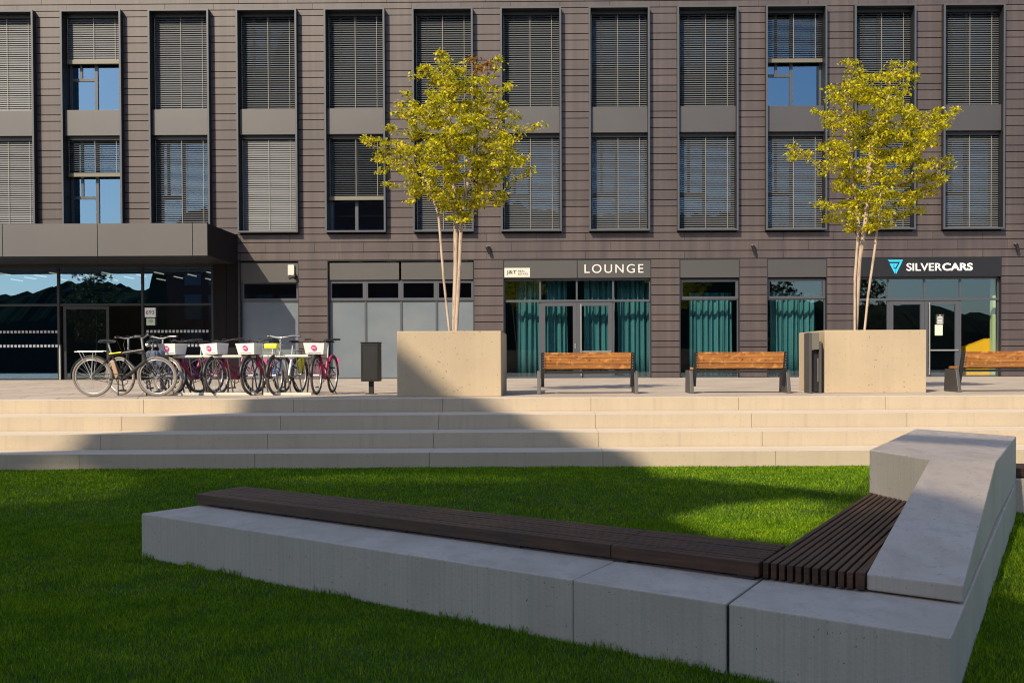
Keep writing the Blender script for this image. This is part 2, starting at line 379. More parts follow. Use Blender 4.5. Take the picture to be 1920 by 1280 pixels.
# --- upper windows
def slats(mb, x0, x1, ztop, zbot, y, tilt, pitch=.0702, depth=.080):
    n = int((ztop-zbot)/pitch); c, s_ = math.cos(tilt), math.sin(tilt)
    for i in range(n):
        z = ztop-pitch*(i+.5); j = random.uniform(-.012, .012); c, s_ = math.cos(tilt+j), math.sin(tilt+j)
        pr = [(-depth/2, -.003), (0, .004), (depth/2, -.003)]
        # outer edge (negative y) goes down with tilt
        q = [(y+a*c-b*s_*0, z+a*s_+b) for a, b in pr]
        vs = [(xx, yy, zz) for xx in (x0, x1) for yy, zz in q]
        mb.add(vs, [(0, 3, 4, 1), (1, 4, 5, 2)], True)
TILT = {(0, 1): 1.0, (0, 0): .92, (1, 1): .98, (1, 0): .40, (2, 1): .86, (2, 0): .50, (3, 1): .62, (3, 0): .98, (4, 1): .66, (4, 0): .30, (5, 1): .70, (5, 0): .66,
        (6, 1): .70, (6, 0): .68, (7, 1): .62, (7, 0): .68, (8, 1): .61, (8, 0): .62, (9, 1): .36, (9, 0): .64, (10, 1): .60, (10, 0): .62, (11, 1): .62, (11, 0): .66}
BL_END = {(1, 1): 11.32, (9, 1): 11.22, (1, 0): 7.68, (4, 0): 6.88}
YR = 31.69
def ring(mb, x0, x1, z0, z1, t, y0, y1):
    mb.box(x0, x0+t, y0, y1, z0, z1); mb.box(x1-t, x1, y0, y1, z0, z1); mb.box(x0+t, x1-t, y0, y1, z0, z0+t); mb.box(x0+t, x1-t, y0, y1, z1-t, z1)
for k in bays:
    a = bx[k]; b = a+WW; t = .055
    # casing: ring projecting 21 cm from the boards
    mb = MB(); mb.box(a, a+t, YR, YF+.42, ZBOT, ZTOP); mb.box(b-t, b, YR, YF+.42, ZBOT, ZTOP)
    mb.box(a+t, b-t, YR, YF+.42, ZTOP-t, ZTOP); mb.box(a+t, b-t, YR, YF+.42, ZBOT, ZBOT+t)
    win = P(mb, 'window', M['lining'], office)
    mb = MB(); ring(mb, a-.002, b+.002, ZBOT-.002, ZTOP+.002, t+.002, YR-.012, YR+.012); P(mb, 'front_trim', M['frame'], win)
    mb = MB(); mb.box(a+t+.004, b-t-.004, YR+.13, YF+.40, 8.84, 9.66); P(mb, 'spandrel_panel', M['panel'], win, bevel=.006)
    for u, (z0, z1) in ((1, (9.66, ZTOP-t)), (0, (ZBOT+t, 8.84))):
        # sash
        yg = YF+.30; mb = MB(); ft = .07
        mb.box(a+t, a+t+ft, yg, yg+.08, z0, z1); mb.box(b-t-ft, b-t, yg, yg+.08, z0, z1)
        mb.box(a+t+ft, b-t-ft, yg, yg+.08, z0, z0+ft); mb.box(a+t+ft, b-t-ft, yg, yg+.08, z1-ft, z1)
        xm = a+t+(WW-2*t)*.47
        mb.box(xm-.05, xm+.05, yg-.01, yg+.09, z0+ft, z1-ft)
        zt = z0+(1.02 if u else 1.12)
        if k != 4 or u:
            mb.box(a+t+ft, xm-.05, yg-.006, yg+.085, zt, zt+.09)
            xs = a+t+(WW-2*t)*.20; mb.box(xs-.04, xs+.04, yg-.004, yg+.083, zt+.09, z1-ft)
        else:
            mb.box(a+t+ft+.1, xm-.05, yg-.03, yg-.012, z0+1.02, z0+1.08); mb.box(a+t+ft, b-t-ft, yg+.1, yg+.13, z0+.52, z0+.57)
        P(mb, 'sash_frame', M['frame'], win)
        mb = MB(); mb.box(a+t+ft*.5, b-t-ft*.5, yg+.03, yg+.045, z0+ft*.5, z1-ft*.5); P(mb, 'pane', M['glass_up'], win)
        # blind
        key = (k, u); yb = YF+.13
        ze = BL_END.get(key, z0+.03); zh = z1-.12
        mb = MB(); slats(mb, a+t+.012, b-t-.012, zh, ze+(.0 if key in BL_END else .0), yb, TILT.get(key, .6))
        P(mb, 'blind', M['blind'], win)
        mb = MB()
        for fx in (.02, .48, .86): 
            xx = a+t+(WW-2*t)*fx+.01; mb.box(xx-.006, xx+.006, yb-.047, yb-.043, ze, zh)
        P(mb, 'blind_cord', M['cord'], win)
        hh = .13 if key in BL_END else .035
        mb = MB(); mb.box(a+t+.012, b-t-.012, yb-.04, yb+.04, ze-hh, ze-.005); P(mb, 'bottom_rail', M['rail'], win, bevel=.004)
        mb = MB(); mb.box(a+t, b-t, YF+.04, YF+.24, z1-.12, z1); P(mb, 'blind_box', M['dark'], win)

# --- ground floor openings
YG = YF+.16    # glazing plane
def reveal(mb, x0, x1, z0=ZT, z1=4.80):
    mb.box(x0, x0+.025, YF+.003, YF+.36, z0, z1); mb.box(x1-.025, x1, YF+.003, YF+.36, z0, z1); mb.box(x0+.025, x1-.025, YF+.003, YF+.36, z1-.025, z1)
def pane(par, x0, x1, z0, z1, m, y=None, name='pane'):
    y = YG+.03 if y is None else y
    mb = MB(); mb.box(x0, x1, y, y+.012, z0, z1); return P(mb, name, m, par)
def shop_window(x0, x1, cols, frosted, zt0=3.56, zt1=4.10, zp=3.42):
    mb = MB(); reveal(mb, x0, x1)
    sw = P(mb, 'shop_window', M['dark'], office)
    fr = MB(); xs = [x0+.03]+cols+[x1-.03]
    for a, b in zip(xs[:-1], xs[1:]):
        ring(fr, a, b, ZT+.005, 3.50, .032, YG, YG+.07)
        ring(fr, a, b, 3.502, 4.15, .035, YG-.03, YG+.12)
        ring(fr, a+.037, b-.037, 3.54, 4.11, .045, YG-.025, YG+.05)
        pane(sw, a+.03, b-.03, ZT+.04, 3.47, M['frost'] if frosted else M['glass_gr'])
        pane(sw, a+.08, b-.08, 3.58, 4.07, M['glass_gr'])
    P(fr, 'window_frame', M['frame'], sw)
    return sw
def fascia(sw, x0, x1, z0, z1, m, y=YF+.02, name='fascia_panel'):
    mb = MB(); mb.box(x0, x1, y, y+.06, z0, z1); return P(mb, name, m, sw, bevel=.003)
s1 = shop_window(-10.21, -8.27, [], True); fascia(s1, -10.18, -8.30, 4.10, 4.74, M['fascia'], YF+.07)
s2 = shop_window(-7.35, -2.585, [-6.14, -4.985, -3.83], True)
fascia(s2, -7.28, -5.03, 4.17, 4.73, M['fascia'], YF+.07); fascia(s2, -4.96, -2.63, 4.17, 4.74, M['fascia'], YF+.07)
s4 = shop_window(4.035, 5.98, [], False); fascia(s4, 4.055, 5.96, 4.19, 4.785, M['fascia'])
s5 = shop_window(6.85, 8.79, [], False); fascia(s5, 6.87, 8.77, 4.19, 4.785, M['fascia'])
mb = MB(); mb.box(-8.42, -8.34, YF-.10, YF+.05, 4.28, 4.62); mb.box(-8.40, -8.28, YF-.12, YF-.02, 4.16, 4.26)
# shopfront with doors
def shopfront(x0, x1, cols, di, dj, label_handle):
    mb = MB(); reveal(mb, x0, x1); sf = P(mb, 'shopfront', M['dark'], office)
    fr = MB(); xs = [x0+.03]+cols+[x1-.03]
    fr.box(x0+.03, x1-.03, YG, YG+.08, 4.12, 4.19); fr.box(x0+.03, x1-.03, YG-.04, YG+.12, 3.43, 3.50)
    for x in xs[1:-1]:
        fr.box(x-.028, x+.028, YG, YG+.08, 3.50, 4.12)
        if x != xs[di+1]: fr.box(x-.035, x+.035, YG, YG+.08, ZT, 3.43)
    for x in (xs[0], xs[-1]): fr.box(x-.03, x+.03, YG, YG+.08, ZT, 4.12)
    for i, (a, b) in enumerate(zip(xs[:-1], xs[1:])):
        if i not in (di, dj): fr.box(a+.03, b-.03, YG, YG+.08, ZT+.003, ZT+.05); pane(sf, a+.02, b-.02, ZT+.04, 3.44, M['glass_gr'])
        pane(sf, a+.02, b-.02, 3.48, 4.13, M['glass_gr'])
    P(fr, 'window_frame', M['frame'], sf)
    for i in (di, dj):
        a, b = xs[i]+(.036 if i == di else .003), xs[i+1]-(.036 if i == dj else .003)
        dm = MB(); ring(dm, a, b, ZT+.012, 3.425, .125, YG-.015, YG+.06); d = P(dm, 'door', M['frame'], sf)
        pane(d, a+.12, b-.12, ZT+.12, 3.31, M['glass_gr'], YG+.025)
        hm = MB()
        if i == dj:
            hx = a+.13
            hm.tube([(hx, YG-.10, ZT+.07), (hx, YG-.10, 3.36)], .022, 10)
            for hz in (ZT+.25, 2.0, 3.2): hm.tube([(hx, YG-.10, hz), (hx, YG-.01, hz)], .012, 8)
            hm.box(hx+.03, b-.03, YG-.05, YG-.018, 1.80, 1.845)
            P(hm, 'handle', M['steel'], d)
        else:
            hm.box(b-.075, b-.035, YG-.03, YG-.017, 1.92, 2.08); hm.tube([(b-.055, YG-.05, 2.02), (b-.055, YG-.02, 2.02)], .012, 8); P(hm, 'lock', M['steel'], d)
    return sf
f3 = shopfront(-1.655, 3.13, [-.465, .727, 1.905], 1, 2, 0)
f6 = shopfront(9.695, 14.38, [10.80, 11.965, 13.12], 1, 2, 0)

# shop signs
sg = empty('shop_sign', (-1.63, YF, 4.2), label='grey sign band with pale capital letters reading LOUNGE above the glass doors', cat='sign')
def place_on(sgn, mb, name, m, bevel=0): return P(mb, name, m, sgn, bevel)
mb = MB(); mb.box(-1.63, .73, YF+.02, YF+.08, 4.195, 4.785); mb.box(.75, 3.105, YF+.02, YF+.08, 4.195, 4.785); place_on(sg, mb, 'sign_panel', M['fascia'], .003)
tx = text('lettering', 'LOUNGE', .975, 4.35, YF+.018, .28, M['letter'], sg, width=1.90, bold=.0, space=1.25); tx.matrix_parent_inverse = Matrix.Translation(-Vector(sg.location))
sg = empty('name_plate', (-1.2, YF, 4.3), label='small pale plate reading J&T REAL ESTATE on the left of the lounge band', cat='sign')
mb = MB(); mb.box(-1.61, -.785, YF+.004, YF+.018, 4.23, 4.525); place_on(sg, mb, 'plate', M['plate'])
for nm, body, x, z, h, wd, bo in (('lettering', 'J&T', -1.545, 4.30, .15, .33, .018), ('lettering', 'REAL', -1.165, 4.395, .06, .22, .004), ('lettering', 'ESTATE', -1.165, 4.30, .06, .31, .004)):
    tx = text(nm, body, x, z, YF+.003, h, M['ink'], sg, width=wd, bold=bo, depth=.004); tx.matrix_parent_inverse = Matrix.Translation(-Vector(sg.location))
sg = empty('shop_sign', (12, YF, 4.2), label='near-black sign band with blue triangle mark and white letters SILVERCARS', cat='sign')
mb = MB(); mb.box(9.72, 14.355, YF-.03, YF+.06, 4.185, 4.79); place_on(sg, mb, 'sign_panel', M['fascia_dark'], .003)
for body, x, wd, bo in (('SILVER', 11.32, 1.13, .012), ('CARS', 12.465, .97, .03)):
    tx = text('lettering', body, x, 4.37, YF-.031, .245, M['letter_w'], sg, width=wd, bold=bo); tx.matrix_parent_inverse = Matrix.Translation(-Vector(sg.location))
mb = MB(); ox, oz, S = 10.71, 4.265, .0190
def lg(*pts): mb.xz([(ox+x*S, oz+(26-z)*S*.93) for x, z in pts], YF-.043, YF-.031)
lg((0, 0), (26, 0), (24, 3.6), (3.6, 3.6)); lg((24.2, 3.9), (26, .2), (26, .2), (14.6, 25.6), (12.6, 21.5), (21, 3.9))
lg((12.6, 25.8), (3.4, 6.4), (8, 6.4), (14.4, 19.2), (12.8, 23)); lg((8.4, 6.4), (17.5, 6.4), (11.6, 17), (9.7, 13.4), (12.4, 9.2), (9.5, 9.2))
place_on(sg, mb, 'emblem', M['blue'])

# --- entrance
mb = MB(); reveal(mb, -20.6, -10.22, z1=4.78); ent = P(mb, 'entrance', M['dark'], office)
fr = MB()
for x in (-18.9, -16.17, -13.42, -11.13): fr.box(x-.035, x+.035, YG-.02, YG+.1, ZT, 4.62)
fr.box(-20.55, -11.1, YG-.01, YG+.09, 4.60, 4.70); fr.box(-20.55, -11.1, YG, YG+.08, 3.37, 3.44); fr.box(-20.55, -16.2, YG, YG+.08, ZT, ZT+.05); fr.box(-13.4, -11.15, YG, YG+.08, ZT, ZT+.05)
P(fr, 'window_frame', M['dark'], ent)
mb = MB(); mb.box(-11.09, -10.66, YG-.05, YG+.1, ZT, 4.75); mb.box(-10.65, -10.25, YG-.05, YG+.1, ZT, 4.75); P(mb, 'side_panel', M['matte'], ent)
for a, b in ((-20.5, -18.94), (-18.86, -16.21), (-16.13, -13.46), (-13.38, -11.17)):
    pane(ent, a, b, 3.44, 4.60, M['glass_en'])
    if a != -16.13: pane(ent, a, b, ZT+.05, 3.37, M['glass_en'] if a < -15 else M['glass_gr'])
dm = MB(); ring(dm, -16.05, -14.55, ZT+.01, 3.36, .09, YG+.06, YG+.12); d = P(dm, 'door', M['dark'], ent); pane(d, -15.97, -14.63, ZT+.1, 3.28, M['glass_gr'], YG+.09)
for (a, b) in ((-20.5, -16.22), (-13.36, -11.2)):
    for z in (2.03, 2.49):
        mb = MB(); x = a+.05
        while x < b-.06: mb.box(x, x+.075, YG+.024, YG+.028, z, z+.085); x += .122
        P(mb, 'safety_dots', M['letter_w'] if z < 2.2 else M['greyl'], ent)
mb = MB(); mb.box(-16.14, -16.10, YG-.06, YG+.02, ZT, 2.1); P(mb, 'guard_post', M['steel'], ent)
# canopy
mb = MB()
for a, b in ((-21.9, -19.16), (-19.14, -16.33), (-16.31, -13.51), (-13.49, -10.69), (-10.67, -10.245)): mb.box(a, b, 29.1, 29.14, 4.672, 5.63)
cn = P(mb, 'canopy', M['canopy'], office)
mb = MB(); mb.box(-21.9, -10.26, 29.145, YF, 4.73, 5.60); P(mb, 'canopy_body', M['soffit'], cn)
mb = MB(); mb.box(-10.262, -10.245, 29.142, YF, 4.68, 5.625); P(mb, 'side_panel', M['matte'], cn)  # near-black colour paints in the shade on this side of the canopy
mb = MB()
for a, b in ((-21.9, -19.16), (-19.14, -16.33), (-16.31, -13.51), (-13.49, -10.27)):
    for c, dd in ((29.15, 30.5), (30.52, 31.88)): mb.box(a, b, c, dd, 4.70, 4.728)
P(mb, 'soffit_panel', M['soffit'], cn)
# interior lamps of the lobby and the offices
mb = MB()
for i in range(6):
    for j in range(4):
        x = -20.3+i*1.75+(j % 2)*.8; y = 32.7+j*.85; mb.box(x, x+.05, y, y+.75, 4.50, 4.53)
P(mb, 'lobby_lamps', M['strip'], office)
mb = MB()
for x in (-6.9, -5.7, -4.4, -3.3): mb.box(x, x+.4, 33.4, 33.46, 4.60, 4.63)
for x in (10.2, 11.4, 12.7): mb.box(x, x+.8, 33.2, 33.26, 4.62, 4.65)
P(mb, 'shop_lamps', M['strip'], office)
mb = MB(); mb.box(14.36, 14.56, 32.5, 32.7, ZT+.004, 4.6); P(mb, 'interior_column', M['green_col'], office)
mb = MB(); mb.xz([(13.62, ZT+.01), (14.42, ZT+.01), (14.42, 2.22), (14.0, 2.06), (13.60, 1.93)], 32.75, 33.3); o = mb.build('reception_desk', M['yellowd'], bevel=.01); tag(o, 'yellow desk standing behind the glass of the car hire shop', 'desk')
# numbers
for body, z0, z1, x0, x1, lab in (('693', 2.995, 3.30, -13.33, -12.98, 'pale square plate with the number 693 on the entrance glass'), ('10', 2.73, 2.96, -13.28, -13.0, 'smaller pale plate with the number 10 under the 693 plate')):
    s = empty('number_plate', (x0, YG, z0), label=lab, cat='sign')
    mb = MB(); mb.box(x0, x1, YG-.045, YG-.025, z0, z1); place_on(s, mb, 'plate', M['letter_w'] if body == '693' else M['paper'])
    tx = text('numerals', body, x0+(.04 if len(body) == 3 else .08), z0+.09, YG-.046, .13 if len(body) == 3 else .10, M['ink'], s, width=(x1-x0)-(.08 if len(body) == 3 else .16), bold=0, depth=.003)
    tx.matrix_parent_inverse = Matrix.Translation(-Vector(s.location))
s = empty('door_notice', (12.3, YG, 2.3), label='black and pale green paper notices stuck on the right-hand glass door', cat='notice')
mb = MB(); mb.box(12.34, 12.60, YG+.006, YG+.010, 2.66, 2.98); place_on(s, mb, 'poster', M['ink'])
mb = MB()
for i, (w_, z) in enumerate(((.05, 2.94), (.16, 2.885), (.2, 2.84), (.18, 2.80), (.16, 2.755), (.2, 2.71), (.17, 2.68))): mb.box(12.47-w_/2, 12.47+w_/2, YG+.002, YG+.005, z, z+.018)
place_on(s, mb, 'printed_lines', M['letter_w'])
mb = MB(); mb.box(12.31, 12.56, YG+.006, YG+.010, 2.30, 2.64); place_on(s, mb, 'green_sheet', M['paper'])

# curtains
def curtain(x0, x1, z0, z1, label, y=32.66, amp=.055):
    n = int((x1-x0)/.012); vs = []; ph = random.random()*6
    for i in range(n+1):
        x = x0+(x1-x0)*i/n
        for z in (z0, z0+.8, z1-.6, z1):
            a = amp*(1.15*math.sin(x*36+ph)+.6*math.sin(x*59+ph*2+.3*z)+.5*math.sin(x*11+ph))
            vs.append((x+.012*math.sin(x*30+z*1.2), y+a, z))
    fs = [(i*4+j, (i+1)*4+j, (i+1)*4+j+1, i*4+j+1) for i in range(n) for j in range(3)]
    mb = MB(); mb.add(vs, fs, True); o = mb.build('curtain', M['curtain']); tag(o, label, 'curtain', 'teal curtains behind the shop glass'); 
    sd = o.modifiers.new('thickness', 'SOLIDIFY'); sd.thickness = .004
    return o
curtain(-1.25, -.40, 1.0, 4.25, 'teal curtain behind the far left pane of the lounge front')
curtain(-.30, .42, 1.0, 4.25, 'teal curtain behind the left lounge door with a dark gap on its right')
curtain(.98, 1.98, 1.0, 4.25, 'teal curtain behind the right lounge door with the long handle')
curtain(2.10, 3.15, 1.0, 4.25, 'teal curtain behind the right-hand fixed pane of the lounge front')
curtain(4.45, 5.85, 1.0, 3.75, 'teal curtain in the narrow window directly right of the lounge')
curtain(7.10, 8.62, 1.0, 3.75, 'teal curtain in the narrow window partly behind the right planter')

# wall lamps & camera
def wall_lamp(x, z, label):
    e = empty('wall_lamp', (x, YF, z), label=label, cat='lamp', group='small spotlights on the facade')
    mb = MB(); mb.tube([(x-.06, YF-.18, z+.10), (x+.03, YF-.10, z-.12)], .055, 12); place_on(e, mb, 'lamp_head', M['dark'])
    mb = MB(); mb.box(x-.09, x+.03, YF-.14, YF, z+.11, z+.125); place_on(e, mb, 'bracket', M['steel'])
wall_lamp(-2.1, 5.10, 'small dark spotlight on the facade above the gap between left planter tree and lounge')
wall_lamp(6.42, 5.09, 'small dark spotlight on the facade above the pier between the two narrow curtained windows')
wall_lamp(14.83, 5.10, 'small dark spotlight on the facade right of the white-lettered car hire sign')
e = empty('security_camera', (-8.4, YF, 4.4), label='small security camera on a bracket by the fascia near the canopy', cat='camera')
mb = MB(); mb.box(-8.62, -8.42, YF-.005, YF+.07, 4.33, 4.66); place_on(e, mb, 'mounting_box', M['plate'])
mb = MB(); mb.tube([(-8.55, YF-.16, 4.22), (-8.36, YF-.12, 4.28)], .05, 10); mb.box(-8.40, -8.36, YF-.12, YF+.05, 4.18, 4.36); place_on(e, mb, 'camera_head', M['dark'])

# ------------------------------------------------------------------ planters
def planter(x0, x1, y0, y1, h, label):
    e = empty('concrete_planter', ((x0+x1)/2, (y0+y1)/2, ZT), label=label, cat='planter', group='square concrete tree planters')
    cx, cy = (x0+x1)/2, (y0+y1)/2; t = .09
    def corner(x, y): return (x, y+.03*(x-cx))
    mb = MB()
    o = [corner(x0, y0), corner(x1, y0), corner(x1, y1), corner(x0, y1)]; i_ = [corner(x0+t, y0+t), corner(x1-t, y0+t), corner(x1-t, y1-t), corner(x0+t, y1-t)]
    vs = [(*p, ZT+.004) for p in o]+[(*p, ZT+h) for p in o]+[(*p, ZT+h) for p in i_]+[(*p, ZT+h-.15) for p in i_]
    fs = []
    for k in range(4):
        j = (k+1) % 4; fs += [(k, j, 4+j, 4+k), (4+k, 4+j, 8+j, 8+k), (8+k, 8+j, 12+j, 12+k)]
    mb.add(vs, fs); P(mb, 'shell', M['planter'], e, bevel=.012)
    mb = MB(); mb.add([(*p, ZT+h-.12) for p in i_], [(0, 1, 2, 3)]); P(mb, 'soil', M['soilp'], e)
planter(-2.565, -.872, 16.06, 17.9, 1.065, 'square concrete planter beside the bin, half in shade, with a three-stemmed tree')
planter(4.66, 6.43, 17.10, 18.9, 1.085, 'sunlit square concrete planter in front of the car hire shop')

# ------------------------------------------------------------------ trees
def tree(base, stems, env, zc0, zc1, seed, nat=1500, nleaf=9000, leafm='leaf', label='', name='maple_tree', depth=.85, lsize=1., red=None, step=.11, shoots=()):
    """stems: list of polylines; env: list of (z, xl, xr) crown outline; grows limbs towards points in the crown"""
    R = np.random.default_rng(seed); zs = np.array([e[0] for e in env]); xl = np.array([e[1] for e in env]); xr = np.array([e[2] for e in env])
    cy = base[1]; A = []
    while len(A) < nat:
        z = R.uniform(zs.min(), zs.max()); l = np.interp(z, zs, xl); r = np.interp(z, zs, xr); wmax = (xr-xl).max()
        if R.random() > ((r-l)/wmax)**1.3+.05: continue
        th = R.uniform(0, 2*math.pi); q = math.sqrt(R.random())
        if R.random() < .35: q = 1-(1-q)*.3
        cx = (l+r)/2; hw = (r-l)/2; hull = .74+.20*math.sin(3*th+z*2.9+seed)+.18*math.sin(5*th-z*5.3+seed*2); q *= max(hull, .0) if R.random() < .9 else 1
        x = cx+hw*q*math.cos(th); y = cy+hw*depth*q*math.sin(th)
        A.append((x, y, z))
    for (xa, za, xb, zb2) in shoots:
        L_ = math.hypot(xb-xa, zb2-za); m_ = int(L_/.07)
        for q in range(m_+1):
            f_ = q/m_; A.append((xa+(xb-xa)*f_+R.normal(0, .03), cy+R.normal(0, .05), za+(zb2-za)*f_+.10*math.sin(f_*3.1)+R.normal(0, .03)))
    for _ in range(26 if step < .2 else 0):       # ragged upward shoots
        z = R.uniform(zs.min()+.5, zs.max()-.15); l = np.interp(z, zs, xl); r = np.interp(z, zs, xr); th = R.uniform(0, 2*math.pi); hw = (r-l)/2
        p0 = np.array([(l+r)/2+hw*.6*math.cos(th), cy+hw*.5*math.sin(th), z-.15]); dd = np.array([math.cos(th)*.75, math.sin(th)*.75, R.uniform(.35, 1.1)]); dd /= np.linalg.norm(dd); L_ = R.uniform(.45, .85)*min(1, .45+hw)
        for q in range(int(L_/.07)): p = p0+dd*q*.07+R.normal(0, .02, 3); A.append(tuple(p))
    A = np.array(A)
    nodes = []; par = []
    for st in stems:
        st = [Vector(p) for p in st]; first = True; L = 0
        for p, q in zip(st[:-1], st[1:]):
            n = max(1, int((q-p).length/step))
            for i in range(n):
                nodes.append(tuple(p+(q-p)*(i/n))); par.append(-1 if first else len(nodes)-2); first = False
        nodes.append(tuple(st[-1])); par.append(len(nodes)-2)
    nodes = [np.array(n) for n in nodes]; NP = np.array(nodes); alive = np.ones(len(A), bool)
    ok = np.array([n[2] > zc0-.25 for n in nodes])
    near = np.full(len(A), 1e9); who = np.zeros(len(A), int)
    def upd(idx):
        nonlocal near, who
        d = np.linalg.norm(A[:, None, :]-NP[idx][None], axis=2); j = d.argmin(1); m = d[np.arange(len(A)), j] < near
        near[m] = d[np.arange(len(A)), j][m]; who[m] = idx[j[m]]
    upd(np.nonzero(ok)[0])
    for it in range(60):
        act = alive & (near < 2.6)
        if not act.any(): break
        dirs = {}
        for ai in np.nonzero(act)[0]:
            d = A[ai]-NP[who[ai]]; d = d/(np.linalg.norm(d)+1e-9); dirs.setdefault(who[ai], []).append(d)
        new = []; npar = []
        for ni, ds in dirs.items():
            v = np.sum(ds, 0)+np.array([0, 0, .25])+R.normal(0, .25, 3); v /= np.linalg.norm(v)+1e-9
            new.append(NP[ni]+v*step); npar.append(ni)
        k0 = len(NP); NP = np.vstack([NP, new]); par += npar
        upd(np.arange(k0, len(NP))); alive &= near > .16
        if len(NP) > 6000: break
    n = len(NP); par = np.array(par); rad = np.zeros(n); kidsn = np.zeros(n, int)
    for i in range(n-1, -1, -1):
        rad[i] = max(rad[i], .0035**2.2) if rad[i] > 0 else .0035**2.2
        if par[i] >= 0: rad[par[i]] += rad[i]*1.0; kidsn[par[i]] += 1
    rad = rad**(1/2.2)
    nst = [i for i in range(n) if par[i] < 0]
    # normalise stem thickness
    rmax = max(rad[i] for i in nst); rad = np.clip(rad*(.042/rmax)**(.9), .004, .05)
    t = empty(name, base, label=label, cat='tree', group='multi-stemmed trees in the planters' if leafm == 'leaf' else None)
    ch = [[] for _ in range(n)]
    for i in range(n):
        if par[i] >= 0: ch[par[i]].append(i)
    trunk = MB(); limbs = MB()
    # chains
    stack = [(i, None) for i in nst]
    while stack:
        i, pr = stack.pop(); chain = ([pr] if pr is not None else [])+[i]; cur = i
        while ch[cur]:
            c = max(ch[cur], key=lambda q: rad[q])
            for o_ in ch[cur]:
                if o_ != c: stack.append((o_, cur))
            chain.append(c); cur = c
        if len(chain) < 2: continue
        rr = [float(rad[c]) for c in chain]
        if pr is not None: rr[0] = rr[1]
        big = pr is None
        (trunk if big else limbs).tube([NP[c] for c in chain], rr, 8 if big else (6 if rr[0] > .008 else 4), caps=False)
    def PT(mb, nm, m): return P(mb, nm, m, t)
    PT(trunk, 'trunk', M['bark']); PT(limbs, 'branches', M['twig'])
    # leaves
    fine = np.nonzero((rad < .011) & (NP[:, 2] > zc0-.1))[0]
    wgt = np.where([len(ch[i]) == 0 for i in fine], 3., 1.); wgt /= wgt.sum()
    pick = R.choice(fine, nleaf, p=wgt); c0 = NP[pick]+R.normal(0, .046, (nleaf, 3))*np.array([1.15, 1.15, .5])
    yaw = R.uniform(0, 2*np.pi, nleaf); pit = R.normal(-.35, .5, nleaf); rol = R.normal(0, .7, nleaf); s = R.uniform(.036, .076, nleaf)*lsize
    f = np.stack([np.cos(yaw)*np.cos(pit), np.sin(yaw)*np.cos(pit), np.sin(pit)], 1)
    sd = np.stack([-np.sin(yaw), np.cos(yaw), np.zeros(nleaf)], 1); upv = np.cross(f, sd)
    sd2 = sd*np.cos(rol)[:, None]+upv*np.sin(rol)[:, None]; up2 = np.cross(f, sd2)
    prof = [(0, 0, 0), (.30, .27, .05), (.55, .34, .05), (.62, .16, .03), (1, 0, -.08), (.62, -.16, .03), (.55, -.34, .05), (.30, -.27, .05), (.5, 0, -.03)]
    V = np.stack([c0+(f*a+sd2*b+up2*c)*s[:, None] for a, b, c in prof], 1).reshape(-1, 3)
    base_i = np.arange(nleaf)[:, None]*9
    F = np.concatenate([base_i+np.array(q)[None] for q in ((0, 1, 2, 8), (8, 2, 3, 4), (8, 4, 5, 6), (0, 8, 6, 7))], 1).reshape(-1, 4)
    if red is not None:
        sel = (c0[:, 2] > red[1]) & (np.abs(c0[:, 0]-red[0]) < .22) 
    me = bpy.data.meshes.new('crown'); me.vertices.add(len(V)); me.vertices.foreach_set('co', V.ravel())
    me.loops.add(F.size); me.loops.foreach_set('vertex_index', F.ravel().astype(np.int32)); me.polygons.add(len(F))
    me.polygons.foreach_set('loop_start', np.arange(0, F.size, 4, dtype=np.int32)); me.polygons.foreach_set('loop_total', np.full(len(F), 4, np.int32))
    me.materials.append(M[leafm])
    if red is not None:
        me.materials.append(M['leaf_r']); me.polygons.foreach_set('material_index', np.repeat(sel.astype(np.int32), 4))
    me.update(); me.validate()
    o = bpy.data.objects.new('crown', me); COL.objects.link(o); o.parent = t; o.matrix_parent_inverse = Matrix.Translation(-Vector(base))
    return t
def PXL(u, v, d):     # outline measured on the photo, turned into metres at the tree's own distance
    return ((u-1040)*d/1850, 1.55-(v-(676-(u-1000)*.004))*d/1850)
def envl(rows, d):
    out = []
    for v, a, b in rows:
        z = PXL((a+b)/2, v, d)[1]; out.append((z, PXL(a, v, d)[0], PXL(b, v, d)[0]))
    return sorted(out)
def sh(rows, d): return [(PXL(a, b, d)[0], PXL(a, b, d)[1], PXL(c, e_, d)[0], PXL(c, e_, d)[1]) for a, b, c, e_ in rows]
E1 = envl([(95, 826, 838), (120, 818, 846), (135, 785, 905), (165, 790, 950), (190, 778, 952), (215, 765, 955), (238, 742, 985), (255, 728, 1000), (270, 705, 1005), (295, 700, 990), (320, 715, 1000), (345, 735, 985), (365, 762, 965), (385, 790, 950), (405, 812, 915), (430, 835, 880)], 17)
tb = (-1.7, 17.0, 2.0)
tree(tb, [[(-1.80, 17.0, 1.95), (-1.90, 17.0, 2.9), (-1.99, 17.02, 4.05), (-2.2, 17.05, 4.7)], [(-1.745, 17.08, 1.95), (-1.70, 17.05, 3.2), (-1.69, 17, 4.1), (-1.75, 17, 5.2), (-1.85, 17, 6.3)],
          [(-1.695, 16.95, 1.95), (-1.64, 17.0, 3.0), (-1.59, 17, 4.1), (-1.35, 17.05, 5.2)]], E1, 4.0, 6.9, 3, nat=1150, nleaf=21000, red=(-1.27, 6.45), shoots=sh([(760, 320, 678, 272), (950, 300, 1022, 232), (840, 160, 831, 96), (880, 220, 902, 104), (905, 210, 948, 135), (820, 210, 786, 140), (800, 240, 737, 222), (950, 350, 1000, 330), (930, 260, 965, 205), (770, 380, 715, 350), (880, 330, 985, 300)], 17),
     label='yellow-green tree with three pale stems in the left planter beside the bin')
